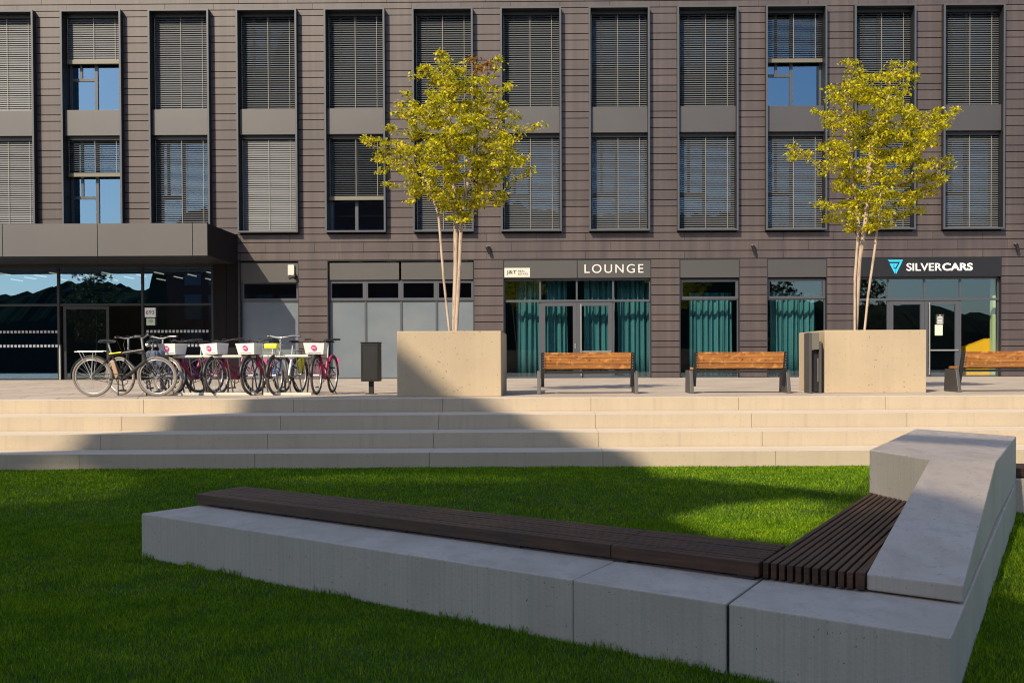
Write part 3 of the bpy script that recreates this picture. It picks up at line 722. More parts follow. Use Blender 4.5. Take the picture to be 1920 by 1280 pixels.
# long shoots that stick out of the crown
E2 = envl([(113, 1690, 1708), (135, 1665, 1712), (160, 1545, 1715), (185, 1548, 1722), (205, 1530, 1725), (225, 1525, 1785), (245, 1545, 1790), (265, 1550, 1775), (290, 1535, 1765), (310, 1520, 1760), (335, 1540, 1770), (355, 1560, 1765), (380, 1545, 1745), (400, 1530, 1735), (420, 1560, 1690), (440, 1585, 1670)], 18)
tb2 = (5.55, 18.0, 2.0)
tree(tb2, [[(5.46, 18.0, 1.95), (5.46, 18.0, 3.0), (5.53, 18.0, 4.0), (5.35, 18, 5.2)], [(5.50, 18.1, 1.95), (5.55, 18.05, 3.3), (5.66, 18, 4.1), (5.75, 18, 5.4), (6.1, 18, 6.4)],
           [(5.61, 17.95, 1.95), (5.70, 18.0, 2.7), (5.83, 18, 3.62), (5.95, 18.05, 4.6)]], E2, 3.75, 6.95, 8, nat=1200, nleaf=23000, shoots=sh([(1570, 330, 1481, 266), (1570, 360, 1478, 298), (1720, 300, 1797, 224), (1730, 280, 1790, 200), (1730, 380, 1785, 322), (1600, 230, 1546, 165), (1680, 200, 1706, 114), (1650, 200, 1679, 116), (1590, 250, 1517, 210), (1720, 330, 1775, 290), (1590, 400, 1520, 395)], 18),
     label='yellow-green tree with three pale stems in the right planter before the car hire shop')

# ------------------------------------------------------------------ street benches
def street_bench(x, y, rz, label, ln=1.64):
    e = empty('park_bench', (x, y, ZT), rz, label=label, cat='bench', group='wooden street benches on the terrace')
    # side frames: broad trapezoid legs, seat towards the building (+y)
    for s in (-1, 1):
        mb = MB(); xx = s*(ln/2+.02); mb.yz([(-.02, 0.004), (.60, 0.004), (.56, .40), (.10, .40)], xx-.03, xx+.03); mb.build('leg', M['leg'], e, .006)
        mb = MB(); xu = s*(ln/2-.045); mb.yz([(.16, .12), (.22, .12), (.02, .715), (-.035, .715)], xu-.028, xu+.028); mb.build('upright', M['dark'], e, .004)
    mb = MB(); mb.box(-ln/2+.02, ln/2-.02, .08, .13, .355, .40); mb.box(-ln/2+.02, ln/2-.02, .5, .54, .355, .395); mb.build('cross_beam', M['dark'], e)
    mb = MB()
    for i in range(3):
        z0 = .432+i*.0945; yo = .085-(z0-.43)*.30
        joints = sorted(random.uniform(-.7, .7) for _ in range(0))
        mb.yz([(yo-.03, z0), (yo+.012, z0+.003), (yo-.016, z0+.092), (yo-.058, z0+.089)], -ln/2+.075, ln/2-.075)
    mb.build('backrest', M['wood'], e, .004)
    mb = MB()
    for i in range(4): mb.box(-ln/2+.03, ln/2-.03, .13+i*.115, .235+i*.115, .41, .45)
    mb.build('seat', M['wood'], e, .004)
    mb = MB()
    for s in (-1, 1):
        for i in range(6):
            z0 = .45+i*.046; yo = .045-(z0-.43)*.30; mb.tube([(s*(ln/2-.052), yo-.05, z0), (s*(ln/2-.052), yo-.03, z0)], .008, 8)
    mb.build('bolt', M['steel'], e)
    return e
street_bench(.57, 16.98, .02, 'orange wooden bench directly right of the left planter, before the lounge doors')
street_bench(3.21, 17.05, .02, 'orange wooden bench standing left of the right planter, before the narrow curtained window')
street_bench(8.07, 17.32, .02, 'orange wooden bench cut off by the right edge of the picture', 1.95)

# ------------------------------------------------------------------ litter bins
e = empty('litter_bin', (-3.23, 17.2, ZT), label='black boxy litter bin on a post left of the left planter', cat='bin')
mb = MB(); mb.box(-.155, .155, 0, .31, .225, .895); P2 = mb.build('bin_body', M['bin'], e, .008)
mb = MB(); mb.box(-.165, .165, -.012, .325, .897, .915); mb.build('lid', M['bin'], e, .004)
mb = MB(); ring(mb, -.135, .135, .25, .87, .012, -.006, -.001); mb.build('door_panel', M['dark'], e)
mb = MB(); mb.box(-.04, .04, .11, .19, .002, .223); mb.box(-.09, .09, .05, .25, .002, .012); mb.build('post', M['bin'], e)
e = empty('litter_bin', (4.47, 16.97, ZT), label='slim brown metal litter bin at the left side of the right planter', cat='bin')
mb = MB(); mb.box(-.10, -.06, 0, .36, .004, 1.04); mb.build('side_plate', M['leg'], e, .004)
mb = MB(); mb.box(.075, .115, .02, .36, .004, .89); mb.build('side_plate', M['leg'], e, .004)
mb = MB(); mb.box(-.058, .073, .01, .30, .75, 1.04); mb.build('ash_box', M['rail'], e, .006)
mb = MB(); mb.box(.0, .07, .10, .34, .02, .745); mb.build('inner_container', M['dark'], e)
mb = MB(); mb.tube([(.05, .012, .20), (.05, .012, .60)], .008, 8); mb.build('handle', M['steel'], e)

# ------------------------------------------------------------------ low concrete bench on the lawn
low = empty('concrete_bench', (0, 6, 0), label='angular concrete bench with dark slatted decks and a sloping concrete back on the lawn', cat='bench')
def PB(mb, nm, m, bevel=0): return P(mb, nm, m, low, bevel)
L0 = Vector((-3.276, 7.762)); C0 = Vector((1.701, 4.242)); dv = (C0-L0).normalized(); nv = Vector((-dv.y, dv.x)); ev = Vector((.46, .888))
W = 1.10
def front(t): return L0+dv*t
def backp(p):   # follow the arm direction from a front point to the back line
    t = W/(ev.dot(nv)); return p+ev*t
tot = (C0-L0).length; tj1, tj2 = (Vector((.083, 5.36))-L0).dot(dv), (Vector((.849, 4.85))-L0).dot(dv)
A_, B_, C_, D_, E_ = (2.60, 8.17), (3.87, 10.6), (4.45, 9.55), (3.22, 7.22), (2.80, 7.39)
def pl(*v): return [tuple(q) for q in v]
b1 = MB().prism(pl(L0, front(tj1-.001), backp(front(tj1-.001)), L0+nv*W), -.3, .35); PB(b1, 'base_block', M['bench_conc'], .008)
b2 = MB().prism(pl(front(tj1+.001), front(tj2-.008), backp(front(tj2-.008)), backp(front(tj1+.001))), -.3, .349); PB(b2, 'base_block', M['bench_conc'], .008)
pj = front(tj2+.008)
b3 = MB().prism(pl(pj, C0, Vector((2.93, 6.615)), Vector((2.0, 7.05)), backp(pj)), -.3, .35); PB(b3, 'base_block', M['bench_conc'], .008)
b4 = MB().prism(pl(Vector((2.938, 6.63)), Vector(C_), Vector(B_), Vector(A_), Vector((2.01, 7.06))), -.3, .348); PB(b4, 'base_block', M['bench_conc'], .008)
# joint filler shows as dark line
PB(MB().prism(pl(front(tj2-.007)+nv*.012, front(tj2+.007)+nv*.012, backp(front(tj2+.011))-ev*.02, backp(front(tj2-.011))-ev*.02), -.3, .335), 'joint_seal', M['dark'])
# sloping back and end block
w0, w1 = (1.60, 5.075), (1.985, 4.80); zb = .362
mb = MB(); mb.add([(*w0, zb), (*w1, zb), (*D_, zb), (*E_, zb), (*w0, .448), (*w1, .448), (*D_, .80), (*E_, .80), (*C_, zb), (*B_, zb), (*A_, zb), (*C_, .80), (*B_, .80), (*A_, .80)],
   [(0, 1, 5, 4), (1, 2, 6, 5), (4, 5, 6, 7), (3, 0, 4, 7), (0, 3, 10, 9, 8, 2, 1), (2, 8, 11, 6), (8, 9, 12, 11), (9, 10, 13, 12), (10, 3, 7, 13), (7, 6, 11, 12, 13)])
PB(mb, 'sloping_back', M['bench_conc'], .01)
# decks: slats from quad a(near-left) b(near-right) c(far-right) d(far-left)
def deck(a, b, c, d, n, z0, z1, gap=.25, cuts=(), name='slatted_deck'):
    a, b, c, d = map(Vector, (a, b, c, d)); mb = MB()
    for i in range(n):
        t0, t1 = i/n, (i+1-gap)/n if i < n-1 else 1.
        if i == n-1: t0 = i/n
        cs = [0.]+list(cuts)+[1.]
        for s0, s1 in zip(cs[:-1], cs[1:]):
            def q(s, t): return (a+(b-a)*s)+((d+(c-d)*s)-(a+(b-a)*s))*t
            g = .0005; dz = random.uniform(-.0015, .0015)
            mb.prism([tuple(q(s0+(g if s0 > 0 else 0), t0)), tuple(q(s1-(g if s1 < 1 else 0), t0)), tuple(q(s1-(g if s1 < 1 else 0), t1)), tuple(q(s0+(g if s0 > 0 else 0), t1))], z0, z1+dz)
    return PB(mb, name, M['wood_dark'], .004)
deck((-2.993, 8.176), (1.10, 5.335), (1.365, 5.85), (-2.755, 8.66), 9, .37, .45, .28, (.812,))
deck((1.125, 5.35), (2.60, 8.15), (2.795, 7.38), (1.585, 5.06), 12, .365, .45, .30)
for t in (.3, 1.25, 2.3, 3.3, 4.1, 4.9):
    p = Vector((-2.99, 8.18))+dv*t
    PB(MB().prism(pl(p-dv*.05+nv*.05, p+dv*.05+nv*.05, p+dv*.05+nv*.5, p-dv*.05+nv*.5), .351, .369), 'deck_bracket', M['rust'])
for t in (.5, 1.5, 2.5):
    p = Vector((1.16, 5.35))+ev*t; q = Vector((.38, -.25)); PB(MB().prism(pl(p-ev*.04, p+ev*.04, p+ev*.04+q, p-ev*.04+q), .351, .364), 'deck_bracket', M['rust'])
# the bench goes on past the right end
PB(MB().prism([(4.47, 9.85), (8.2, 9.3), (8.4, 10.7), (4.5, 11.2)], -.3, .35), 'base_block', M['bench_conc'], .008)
deck((4.53, 9.9), (8.1, 9.4), (8.15, 9.9), (4.58, 10.4), 8, .37, .45, .25)

# ------------------------------------------------------------------ bicycle racks
def rack(x0, x1, y, label):
    e = empty('bicycle_rack', (x0, y, ZT), label=label, cat='bike rack', group='bicycle racks in a row'); L = x1-x0
    mb = MB(); mb.tube([(0, 0, .67), (L, 0, .67)], .026, 10); mb.build('top_rail', M['plate'], e)
    mb = MB(); mb.box(0, L, -.03, .03, .004, .05); mb.build('ground_rail', M['plate'], e)
    n = max(3, int(L/.19)); 
    for i in range(n+1):
        x = .02+(L-.04)*i/n; mb = MB(); mb.tube([(x-.05, 0, .67), (x+.05, .01, .03)], .012, 6)
        if i % 2 == 0: mb.tube([(x-.03, .0, .3), (x-.13, .28, .012)], .014, 6)
        mb.build('upright', M['leg'], e)
rack(-7.05, -6.06, 17.00, 'metal bike rack behind the two leaning bicycles')
rack(-6.04, -5.15, 16.95, 'metal bike rack holding two magenta bikes with white boxes')
rack(-4.98, -4.16, 16.85, 'short metal bike rack holding the silver and yellow bike')

# ------------------------------------------------------------------ bicycles  (x forward)
def wheel(par, cx, r, tyre, spokes=18):
    mb = MB(); n = 36; ring_ = lambda rr: [(cx+rr*math.cos(2*math.pi*i/n), 0, r+rr*math.sin(2*math.pi*i/n)) for i in range(n)]
    mb.tube(ring_(r-.022), .022, 8, closed=True); wh = mb.build('wheel', tyre, par)
    mb = MB(); mb.tube(ring_(r-.052), .011, 6, closed=True); mb.build('rim', M['silver'], wh)
    mb = MB()
    for i in range(spokes):
        a = 2*math.pi*i/spokes; s = .02*(-1)**i; mb.tube([(cx+.02*math.cos(a+1), s, r+.02*math.sin(a+1)), (cx+(r-.055)*math.cos(a), 0, r+(r-.055)*math.sin(a))], .0016, 3, caps=False)
    mb.tube([(cx, -.05, r), (cx, .05, r)], .022, 8); mb.build('spokes', M['silver'], wh)
def guard(par, cx, r, a0, a1, m):
    mb = MB(); n = 14; vs = []
    for i in range(n+1):
        a = math.radians(a0+(a1-a0)*i/n)
        for y, rr in ((-.028, r+.012), (-.015, r+.026), (.015, r+.026), (.028, r+.012)): vs.append((cx+rr*math.cos(a), y, r+rr*math.sin(a)))
    mb.add(vs, [(i*4+j, i*4+j+1, i*4+j+5, i*4+j+4) for i in range(n) for j in range(3)], True); o = mb.build('mudguard', m, par); sd = o.modifiers.new('t', 'SOLIDIFY'); sd.thickness = .003
def crank(par):
    mb = MB(); n = 20; mb.tube([(.0+.095*math.cos(2*math.pi*i/n), -.05, .29+.095*math.sin(2*math.pi*i/n)) for i in range(n)], .006, 5, closed=True)
    mb.tube([(0, -.06, .29), (.02, -.07, .12)], .011, 6); mb.tube([(0, .06, .29), (-.02, .07, .46)], .011, 6); mb.tube([(0, -.07, .29), (0, .07, .29)], .025, 8)
    mb.box(-.03, .07, -.16, -.07, .105, .13); mb.box(-.07, .03, .07, .16, .45, .475); mb.build('crank', M['dark'], par)
    mb = MB(); mb.tube([(0, -.05, .385), (-.48, -.05, .375)], .005, 4); mb.tube([(0, -.05, .195), (-.48, -.05, .30)], .005, 4); mb.build('chain', M['dark'], par)
def saddle(par, x, z, m=None):
    mb = MB(); vs = []; prof = [(-.13, .075, 0), (-.10, .085, .012), (-.02, .05, .016), (.06, .025, .012), (.14, .016, .0)]
    for px, hw, dz in prof: vs += [(x+px, -hw, z+dz-.02), (x+px, -hw*.6, z+dz+.012), (x+px, hw*.6, z+dz+.012), (x+px, hw, z+dz-.02)]
    mb.add(vs, [(i*4+j, i*4+j+1, i*4+j+5, i*4+j+4) for i in range(4) for j in range(3)]+[(0, 3, 2, 1)], True); mb.add([(x-.13, -.06, z-.03), (x+.12, -.015, z-.03), (x+.12, .015, z-.03), (x-.13, .06, z-.03)], [(0, 1, 2, 3)])
    mb.build('saddle', M['black'], par)
def bike(kind, label):
    e = empty('bicycle', label=label, cat='bicycle', group='bicycles parked at the racks')
    r = .335; xr, xf = -.50, .56
    T = M['tyre_t'] if kind in ('ebike', 'old') else M['tyre']
    wheel(e, xr, r, T, 20); wheel(e, xf, r, T, 20)
    fm = {'ebike': M['black'], 'pink': M['pink'], 'silver': M['silver'], 'old': M['dark'], 'blue': M['bluep']}[kind]
    hd, hu = (.39, 0, .60), (.345, 0, .78)      # head tube bottom / top
    mb = MB(); bb = (0, 0, .29)
    if kind in ('ebike', 'old', 'blue'):
        st = (-.17, 0, .70)
        for a, b, w_ in ((bb, st, .021), (st, hu, .024), (bb, hd, .032)): mb.tube([a, b], w_, 8)
        mb.tube([hd, hu], .024, 8)
        for s in (-1, 1): mb.tube([(st[0], s*.02, st[2]), (xr, s*.05, r)], .009, 6); mb.tube([(0, s*.03, .29), (xr, s*.05, r)], .011, 6)
    else:
        st = (-.15, 0, .62)
        mb.tube([bb, st], .026, 8); mb.tube([hd, (.22, 0, .42), (.08, 0, .31), bb], .040, 10); mb.tube([hd, hu], .027, 8)
        if kind == 'pink': mb.tube([(.35, 0, .70), (.16, 0, .50), (-.06, 0, .44)], .018, 8)
        for s in (-1, 1): mb.tube([(st[0], s*.02, st[2]-.08), (xr, s*.05, r)], .010, 6); mb.tube([(0, s*.03, .29), (xr, s*.05, r)], .013, 6)
    mb.build('frame', fm, e)
    mb = MB(); 
    for s in (-1, 1): mb.tube([(.395, s*.035, .60), (.45, s*.05, .5), (xf, s*.05, r)], .013, 6)
    mb.tube([(.395, -.05, .60), (.395, .05, .60)], .018, 6); mb.build('fork', fm if kind != 'silver' else M['bluep'], e)
    mb = MB(); mb.tube([st, (st[0]-.05, 0, .90)], .013, 8); mb.build('seat_post', M['silver'], e); saddle(e, st[0]-.06, .93)
    mb = MB(); hz = 1.0 if kind != 'pink' else .94
    mb.tube([hu, (.33, 0, hz-.02)], .014, 8)
    sweep = .18 if kind in ('pink', 'silver') else .06
    mb.tube([(.36-sweep, -.31, hz+.02), (.40-sweep*.5, -.2, hz+.02), (.36, -.05, hz-.01), (.36, .05, hz-.01), (.40-sweep*.5, .2, hz+.02), (.36-sweep, .31, hz+.02)], .012, 8)
    cb = MB()
    for sgn in (-1, 1): cb.tube([(.37, sgn*.20, hz), (.50, sgn*.13, hz+.03), (.50, sgn*.05, .88), (.41, sgn*.03, .62)], .004, 4)
    cb.build('brake_cable', M['black'], e)
    hb = mb.build('handlebar', M['silver'] if kind != 'pink' else M['dark'], e)
    mb = MB()
    for s in (-1, 1): mb.tube([(.36-sweep, s*.31, hz+.02), (.385-sweep*.8, s*.2, hz+.02)], .017, 8); mb.tube([(.43-sweep*.8, s*.27, hz), (.43-sweep*.5, s*.17, hz+.01)], .006, 5)
    mb.build('grip', M['black'], hb)
    crank(e)
    mb = MB(); mb.tube([(-.1, .04, .27), (-.16, .16, .0)], .009, 6); mb.build('kickstand', M['dark'], e)
    if kind in ('pink', 'silver', 'ebike'): guard(e, xr, r, 40, 185, M['dark'] if kind != 'pink' else M['pink'])
    if kind in ('pink', 'silver'): guard(e, xf, r, 0, 130, M['dark'])
    if kind in ('ebike', 'silver'):
        mb = MB()
        for s in (-1, 1): mb.tube([(-.28, s*.06, .76), (-.75, s*.06, .76)], .007, 6); mb.tube([(-.68, s*.06, .76), (xr, s*.055, r)], .005, 5); mb.tube([(-.45, s*.06, .76), (xr, s*.055, r)], .005, 5)
        for x in (-.3, -.5, -.72): mb.tube([(x, -.06, .76), (x, .06, .76)], .005, 5)
        mb.build('luggage_rack', M['silver'] if kind == 'ebike' else M['dark'], e)
    if kind == 'ebike':
        mb = MB(); mb.prism([(-.10, -.045), (-.03, -.045), (-.03, .045), (-.10, .045)], .33, .62); o = mb.build('battery', M['tan'], e, .01); o.rotation_euler = (0, -.25, 0); o.location = (.06, 0, .02)
        mb = MB(); mb.tube([(-.2, -.03, .72), (.0, -.035, .745)], .012, 6); mb.build('yellow_stripe', M['yellow'], e)
        mb = MB(); mb.tube([(.40, 0, .86), (.45, 0, .87)], .035, 10); mb.build('headlamp', M['steel'], e)
    if kind in ('pink',):
        mb = MB(); t = .0; z0, z1 = .70, .885; a = [(.43, -.14), (.70, -.15), (.70, .15), (.43, .14)]; b = [(.41, -.165), (.745, -.18), (.745, .18), (.41, .165)]
        vs = [(*p, z0) for p in a]+[(*p, z1) for p in b]; mb.add(vs, [(3, 2, 1, 0), (0, 1, 5, 4), (1, 2, 6, 5), (2, 3, 7, 6), (3, 0, 4, 7)])
        bk = mb.build('basket', M['white'], e); sd = bk.modifiers.new('t', 'SOLIDIFY'); sd.thickness = .012
        # emblem on the front face: ring of pink with pale inner marks
        mb = MB(); n = 24
        def fp(u, v): # u across, v up on the sloping front
            t_ = (v-z0)/(z1-z0); return (.709+.045*t_, u, v)
        cz = .805; mb.add([fp(.048*math.cos(2*math.pi*i/n), cz+.048*math.sin(2*math.pi*i/n)) for i in range(n)], [tuple(range(n))]); em = mb.build('emblem', M['pinkl'], bk)
        mb = MB()
        for i in range(4): mb.add([tuple(np.array(fp(u, v))+np.array((.003, 0, 0))) for u, v in ((-.03+i*.016, cz-.012), (-.022+i*.016, cz-.012), (-.022+i*.016, cz+.014), (-.03+i*.016, cz+.014))], [(0, 1, 2, 3)])
        mb.build('emblem_mark', M['white'], bk)
        mb = MB(); mb.add([tuple(np.array(fp(u, v))+np.array((.002, 0, 0))) for u, v in ((-.11, .725), (.11, .725), (.11, .733), (-.11, .733))], [(0, 1, 2, 3)]); mb.build('printed_line', M['greyl'], bk)
        mb = MB(); mb.tube([(.39, 0, .66), (.6, 0, .69)], .012, 6); mb.tube([(.42, -.1, .69), (.70, -.1, .695)], .006, 5); mb.tube([(.42, .1, .69), (.70, .1, .695)], .006, 5); mb.build('basket_carrier', M['dark'], e)
        mb = MB(); mb.box(-.83, -.80, -.05, .05, .56, .62); mb.build('reflector', M['pinkl'], e)
    if kind == 'silver':
        mb = MB(); z0, z1 = .72, .86
        for z in (z0, (z0+z1)/2, z1): 
            w_ = .12+.03*(z-z0)/(z1-z0); mb.tube([(.48, -w_, z), (.74, -w_, z), (.74, w_, z), (.48, w_, z)], .004, 4, closed=True)
        for i in range(5):
            y = -.12+.06*i; mb.tube([(.74, y, z0), (.745, y*1.2, z1)], .003, 4)
        mb.build('basket', M['silver'], e)
        mb = MB(); mb.box(.62, .76, -.12, .12, .79, .885); mb.build('yellow_cover', M['yellow'], e, .03)
        mb = MB(); n = 16; mb.add([(xr+.29*math.cos(math.pi*.15+math.pi*.55*i/n), s*.04, r+.02+.29*math.sin(math.pi*.15+math.pi*.55*i/n)) for s in (1,) for i in range(n+1)]+[(xr, .04, r)], [tuple(range(n+2))]); sk = mb.build('skirt_guard', M['yellow'], e)
        sd = sk.modifiers.new('t', 'SOLIDIFY'); sd.thickness = .006
    if kind == 'old':
        mb = MB(); mb.box(-.55, -.2, .06, .17, .5, .78); mb.build('bag', M['bag'], e, .04)
    return e
def put(e, x, y, heading, lean=0.):
    """x,y of the mid-point between the wheels; heading of the front in degrees from +x"""
    e.location = (x, y, ZT+.004); e.rotation_euler = (lean, 0, math.radians(heading)); return e
put(bike('ebike', 'black electric bicycle with tan battery side-on at the left end'), -7.21, 16.45, 3, .10)
put(bike('silver', 'silver city bicycle with yellow basket cover and yellow wheel guard'), -4.72, 17.45, 262)
put(bike('old', 'dark bicycle with blue-grey bag close behind the electric one'), -7.05, 16.95, 158, -.06)
put(bike('blue', 'blue-framed bicycle seen almost end-on behind the front wheel of the electric one'), -6.75, 17.6, 245)
pk = bike('pink', 'magenta hire bicycle with white front box nearest the electric bicycle')
put(pk, -6.42, 17.55, 252)
for x, y, h, lab in ((-5.64, 17.55, 250, 'magenta hire bicycle with white front box, second magenta one from the left'), (-5.09, 17.5, 256, 'magenta hire bicycle with white front box just left of the silver bicycle'), (-4.07, 17.45, 268, 'magenta hire bicycle with white front box alone right of the silver bicycle')):
    c = copy_tree(pk); c['label'] = lab; put(c, x, y, h, random.uniform(-.09, .09))

# ------------------------------------------------------------------ surroundings behind the viewer (they shade the lawn and mirror in the glass)
YN = -12.
nb = empty('neighbouring_building', (-8, YN, 0), label='tall brick building behind the viewer shading the lawn, with an added louvred screen that shapes the shade', cat='building')
mb = MB(); mb.xz([(-30, 0), (-30, 12.), (-23.2, 12.), (-23.2, 17.), (-8.2, 17.0), (-6.5, 15.2), (-5.5, 15.2), (-5.5, 0)], YN-5, YN); P(mb, 'wall', M['brick'], nb)
scr = [(-23.2, 17), (-23.2, 23.3), (-22.3, 23.8), (-21.75, 24.6), (-21.45, 25.6), (-21.1, 26.7), (-20.5, 27.5), (-19.55, 27.6), (-18.6, 26.75), (-17.45, 25.95), (-16.35, 25.0), (-15.25, 24.15), (-14.1, 23.35), (-13.3, 22.3), (-11.55, 21.6), (-10.3, 21.05),
       (-9.5, 20.75), (-8.5, 20.1), (-7.2, 19.0), (-6.9, 18.3), (-8.5, 19.45), (-9.2, 19.9), (-10.1, 20.4), (-11.1, 20.85), (-11.75, 20.5), (-11.95, 19.9), (-11.1, 19.0), (-10.2, 18.6), (-8.6, 17.6), (-8.1, 17)]
def scan(poly, z):
    xs = []
    for k in range(len(poly)):
        (xa, za), (xb, zb_) = poly[k], poly[(k+1) % len(poly)]
        if (za > z) != (zb_ > z): xs.append(xa+(xb-xa)*(z-za)/(zb_-za))
    xs.sort(); return list(zip(xs[::2], xs[1::2]))
DIM = [[(-22.6, 22.6), (-21.6, 23.2), (-19.8, 22.4), (-18.6, 21.0), (-19.4, 20.5), (-21.2, 21.6)], [(-18.2, 22.2), (-17.2, 22.6), (-14.9, 22.25), (-14.7, 21.9), (-17.2, 21.9)]]  # areas where alternate strips are left open to let dim light through
mb = MB(); st_ = .06; z = 17.  # unseen screen added above the wall, outlined to cast the wanted lawn shade
k = 0
while z < 27.7:
    zm = z+st_/2
    for xa, xb in scan(scr, zm):
        cuts = []
        if k % 2 == 0:
            for dpoly in DIM: cuts += scan(dpoly, zm)
        cuts.sort(); x = xa
        for c0, c1 in cuts:
            if c0 > x and c1 < xb: mb.box(x, c0, YN-.03, YN, z, z+st_); x = c1
        mb.box(x, xb, YN-.03, YN, z, z+st_)
    z += st_; k += 1
z = 17.02
while z < 22.4:        # added open strips across the gap, halving the sun that comes through
    x0_, x1_ = (-10.3-(.35 if z > 20 else 0), -7.3)
    for xa, xb in [(x0_, x1_)]:
        for sa, sb in scan(scr, z+.03): 
            if sa < xb and sb > xa:
                if sa > xa: mb.box(xa, min(sa, xb), YN-.06, YN-.045, z, z+.05)
                xa = max(xa, min(sb, xb))
        if xb > xa: mb.box(xa, xb, YN-.06, YN-.045, z, z+.05)
    z += .105
P(mb, 'shade_screen', M['dark'], nb)
mb = MB()
for i in range(13):
    for j in range(4):
        if i < 3 and j == 3: continue
        x = -28.6+i*1.85; z = 2.2+j*2.6
        mb.box(x, x+1.3, YN+.002, YN+.05, z, z+1.9)
P(mb, 'window', M['nwin'], nb)
# wooded hills and a few trees mirrored in the glass
vs = []; n = 420; hr = np.random.default_rng(5)
for i in range(n+1):
    x = -150+300*i/n; i_ = i; i = i*90/420; h = (13.8 if x < -62 else 27. if x < 33 else 10.5)+1.0*math.sin(i*.35)+.6*math.sin(i*.9+1)+hr.uniform(-.3, .5)+max(0, math.sin(x*1.9)+math.sin(x*.83)-1.2)*.9  # middle stretch raised to block low sky light
    for k, (yy, q) in enumerate(((-80, 0), (-86, .55), (-93, .85), (-101, 1.), (-125, .7), (-160, 0))): vs.append((x, yy, -.5+h*q))
mb = MB(); mb.add(vs, [(i*6+j, (i+1)*6+j, (i+1)*6+j+1, i*6+j+1) for i in range(n) for j in range(5)]); tag(mb.build('hills', M['hill']), kind='structure')
for i, (x, y, h, wd, lab) in enumerate(((18.5, -16, 8.5, 4.2, 'dark leafy tree right of the brick building, first of two'), (27, -22, 10, 5.5, 'larger dark leafy tree farther right of the brick building'), (-44, -30, 12.5, 6, 'tall dark tree at the left of the brick building'))):
    ev_ = [(h*.28, x-wd*.35, x+wd*.35), (h*.45, x-wd/2, x+wd/2), (h*.7, x-wd*.42, x+wd*.42), (h*.9, x-wd*.22, x+wd*.22), (h, x-.2, x+.2)]
    tree((x, y, 0), [[(x, y, 0), (x+.1, y, h*.4), (x, y, h*.8)]], ev_, h*.28, h, 20+i, nat=350, nleaf=3500, leafm='leaf_d', label=lab, name='dark_tree', lsize=4.2, step=.45)

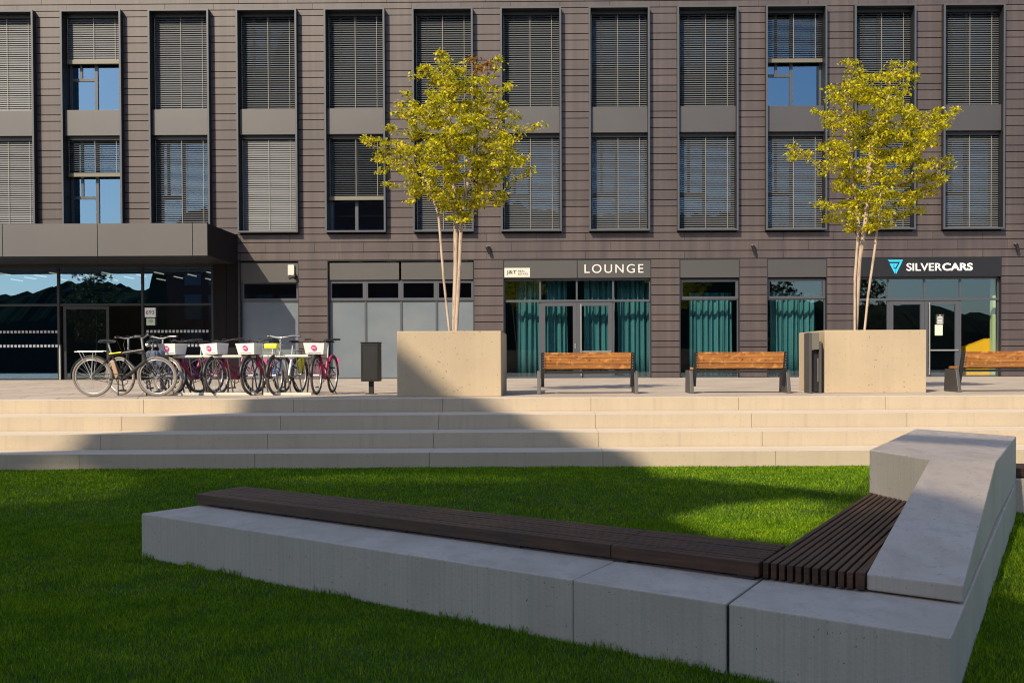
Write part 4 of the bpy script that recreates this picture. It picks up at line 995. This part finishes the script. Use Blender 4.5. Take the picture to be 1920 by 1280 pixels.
# ------------------------------------------------------------------ grass
def inside(px, py, poly):
    r = np.zeros(len(px), bool); n = len(poly)
    for i in range(n):
        x0, y0 = poly[i]; x1, y1 = poly[(i+1) % n]
        c = ((y0 > py) != (y1 > py)) & (px < (x1-x0)*(py-y0)/(y1-y0+1e-12)+x0); r ^= c
    return r
def grass():
    G_ = np.random.default_rng(4); X = []; Y = []
    for x0, x1, y0, y1, d in ((-7, 7, 4.0, 6.5, 14000), (-9, 9, 6.5, 9.5, 8000), (-11, 11, 9.5, 13.12, 4500), (-12, 12, -1, 4.0, 900), (-20, -11, 4, 13, 500), (11, 20, 4, 13, 500)):
        n = int((x1-x0)*(y1-y0)*d); X.append(G_.uniform(x0, x1, n)); Y.append(G_.uniform(y0, y1, n))
    X = np.concatenate(X); Y = np.concatenate(Y)
    # only what lies in or near the view wedge stays dense
    keep = (np.abs(X+.02*Y) < .62*Y+1.2) | (G_.random(len(X)) < .12)
    poly_a = [tuple(L0), tuple(C0), (2.93, 6.615), C_, B_, A_, (2.0, 7.05), tuple(backp(Vector(pj))), tuple(L0+nv*W)]
    keep &= ~inside(X, Y, poly_a) & ~inside(X, Y, [(4.47, 9.85), (8.2, 9.3), (8.4, 10.7), (4.5, 11.2)]) & (Y < 13.12+.026*X)
    X = X[keep]; Y = Y[keep]; n = len(X)
    fr_ = []
    for pa, pb_, off in ((L0, C0, -nv), (C0, Vector(C_), Vector((.888, -.46))), (L0+nv*W, L0, -dv)):
        m_ = int((pb_-pa).length*320); t_ = G_.random(m_); o_ = G_.exponential(.022, m_)+.004; gp = np.sin(t_*31+pa.x)+np.sin(t_*73) > .3
        fr_.append(np.stack([pa.x+(pb_.x-pa.x)*t_+off.x*o_, pa.y+(pb_.y-pa.y)*t_+off.y*o_], 1)[gp])
    fr_ = np.concatenate(fr_); nf = len(fr_); X = np.concatenate([X, fr_[:, 0]]); Y = np.concatenate([Y, fr_[:, 1]]); n = len(X)
    D = np.hypot(X, Y); Z = gz(X, Y)
    clump = .5+.5*np.sin(X*3.1+np.sin(Y*2.3)*2)*np.sin(Y*3.7+np.sin(X*1.7)*2)
    h = G_.uniform(.016, .036, n)*(.8+.4*clump); tall = G_.random(n) < .012; h[tall] *= 1.6; h[-nf:] = G_.uniform(.025, .075, nf)
    wd = np.clip(.0014*D/4.5, .0014, .005)*G_.uniform(.8, 1.5, n)
    th = G_.uniform(0, 2*np.pi, n); le = G_.uniform(.1, .75, n)*h; la = G_.uniform(0, 2*np.pi, n)
    dx, dy = np.cos(la)*le, np.sin(la)*le; wx, wy = np.cos(th)*wd, np.sin(th)*wd
    b = np.stack([X, Y, Z-.004], 1)
    def pt(sx, f, hz): return b+np.stack([wx*sx+dx*f, wy*sx+dy*f, h*hz], 1)
    V = np.stack([pt(-1, 0, 0), pt(1, 0, 0), pt(.75, .35, .6), pt(-.75, .35, .6), pt(0, 1, 1)], 1).reshape(-1, 3)
    bi = np.arange(n)[:, None]*5
    Q = (bi+np.array([0, 1, 2, 3])[None]); T_ = (bi+np.array([3, 2, 4])[None])
    me = bpy.data.meshes.new('grass'); me.vertices.add(len(V)); me.vertices.foreach_set('co', V.ravel())
    li = np.concatenate([Q, T_], 1).ravel().astype(np.int32); me.loops.add(len(li)); me.loops.foreach_set('vertex_index', li)
    me.polygons.add(2*n); ls = (np.arange(n)[:, None]*7+np.array([0, 4])[None]).ravel().astype(np.int32)
    me.polygons.foreach_set('loop_start', ls); me.polygons.foreach_set('loop_total', np.tile([4, 3], n).astype(np.int32))
    me.materials.append(M['grass']); me.update()
    o = bpy.data.objects.new('grass', me); COL.objects.link(o); tag(o, label='short mown green lawn grass round the concrete bench', cat='grass', kind='stuff')
    print('blades', n)
grass()
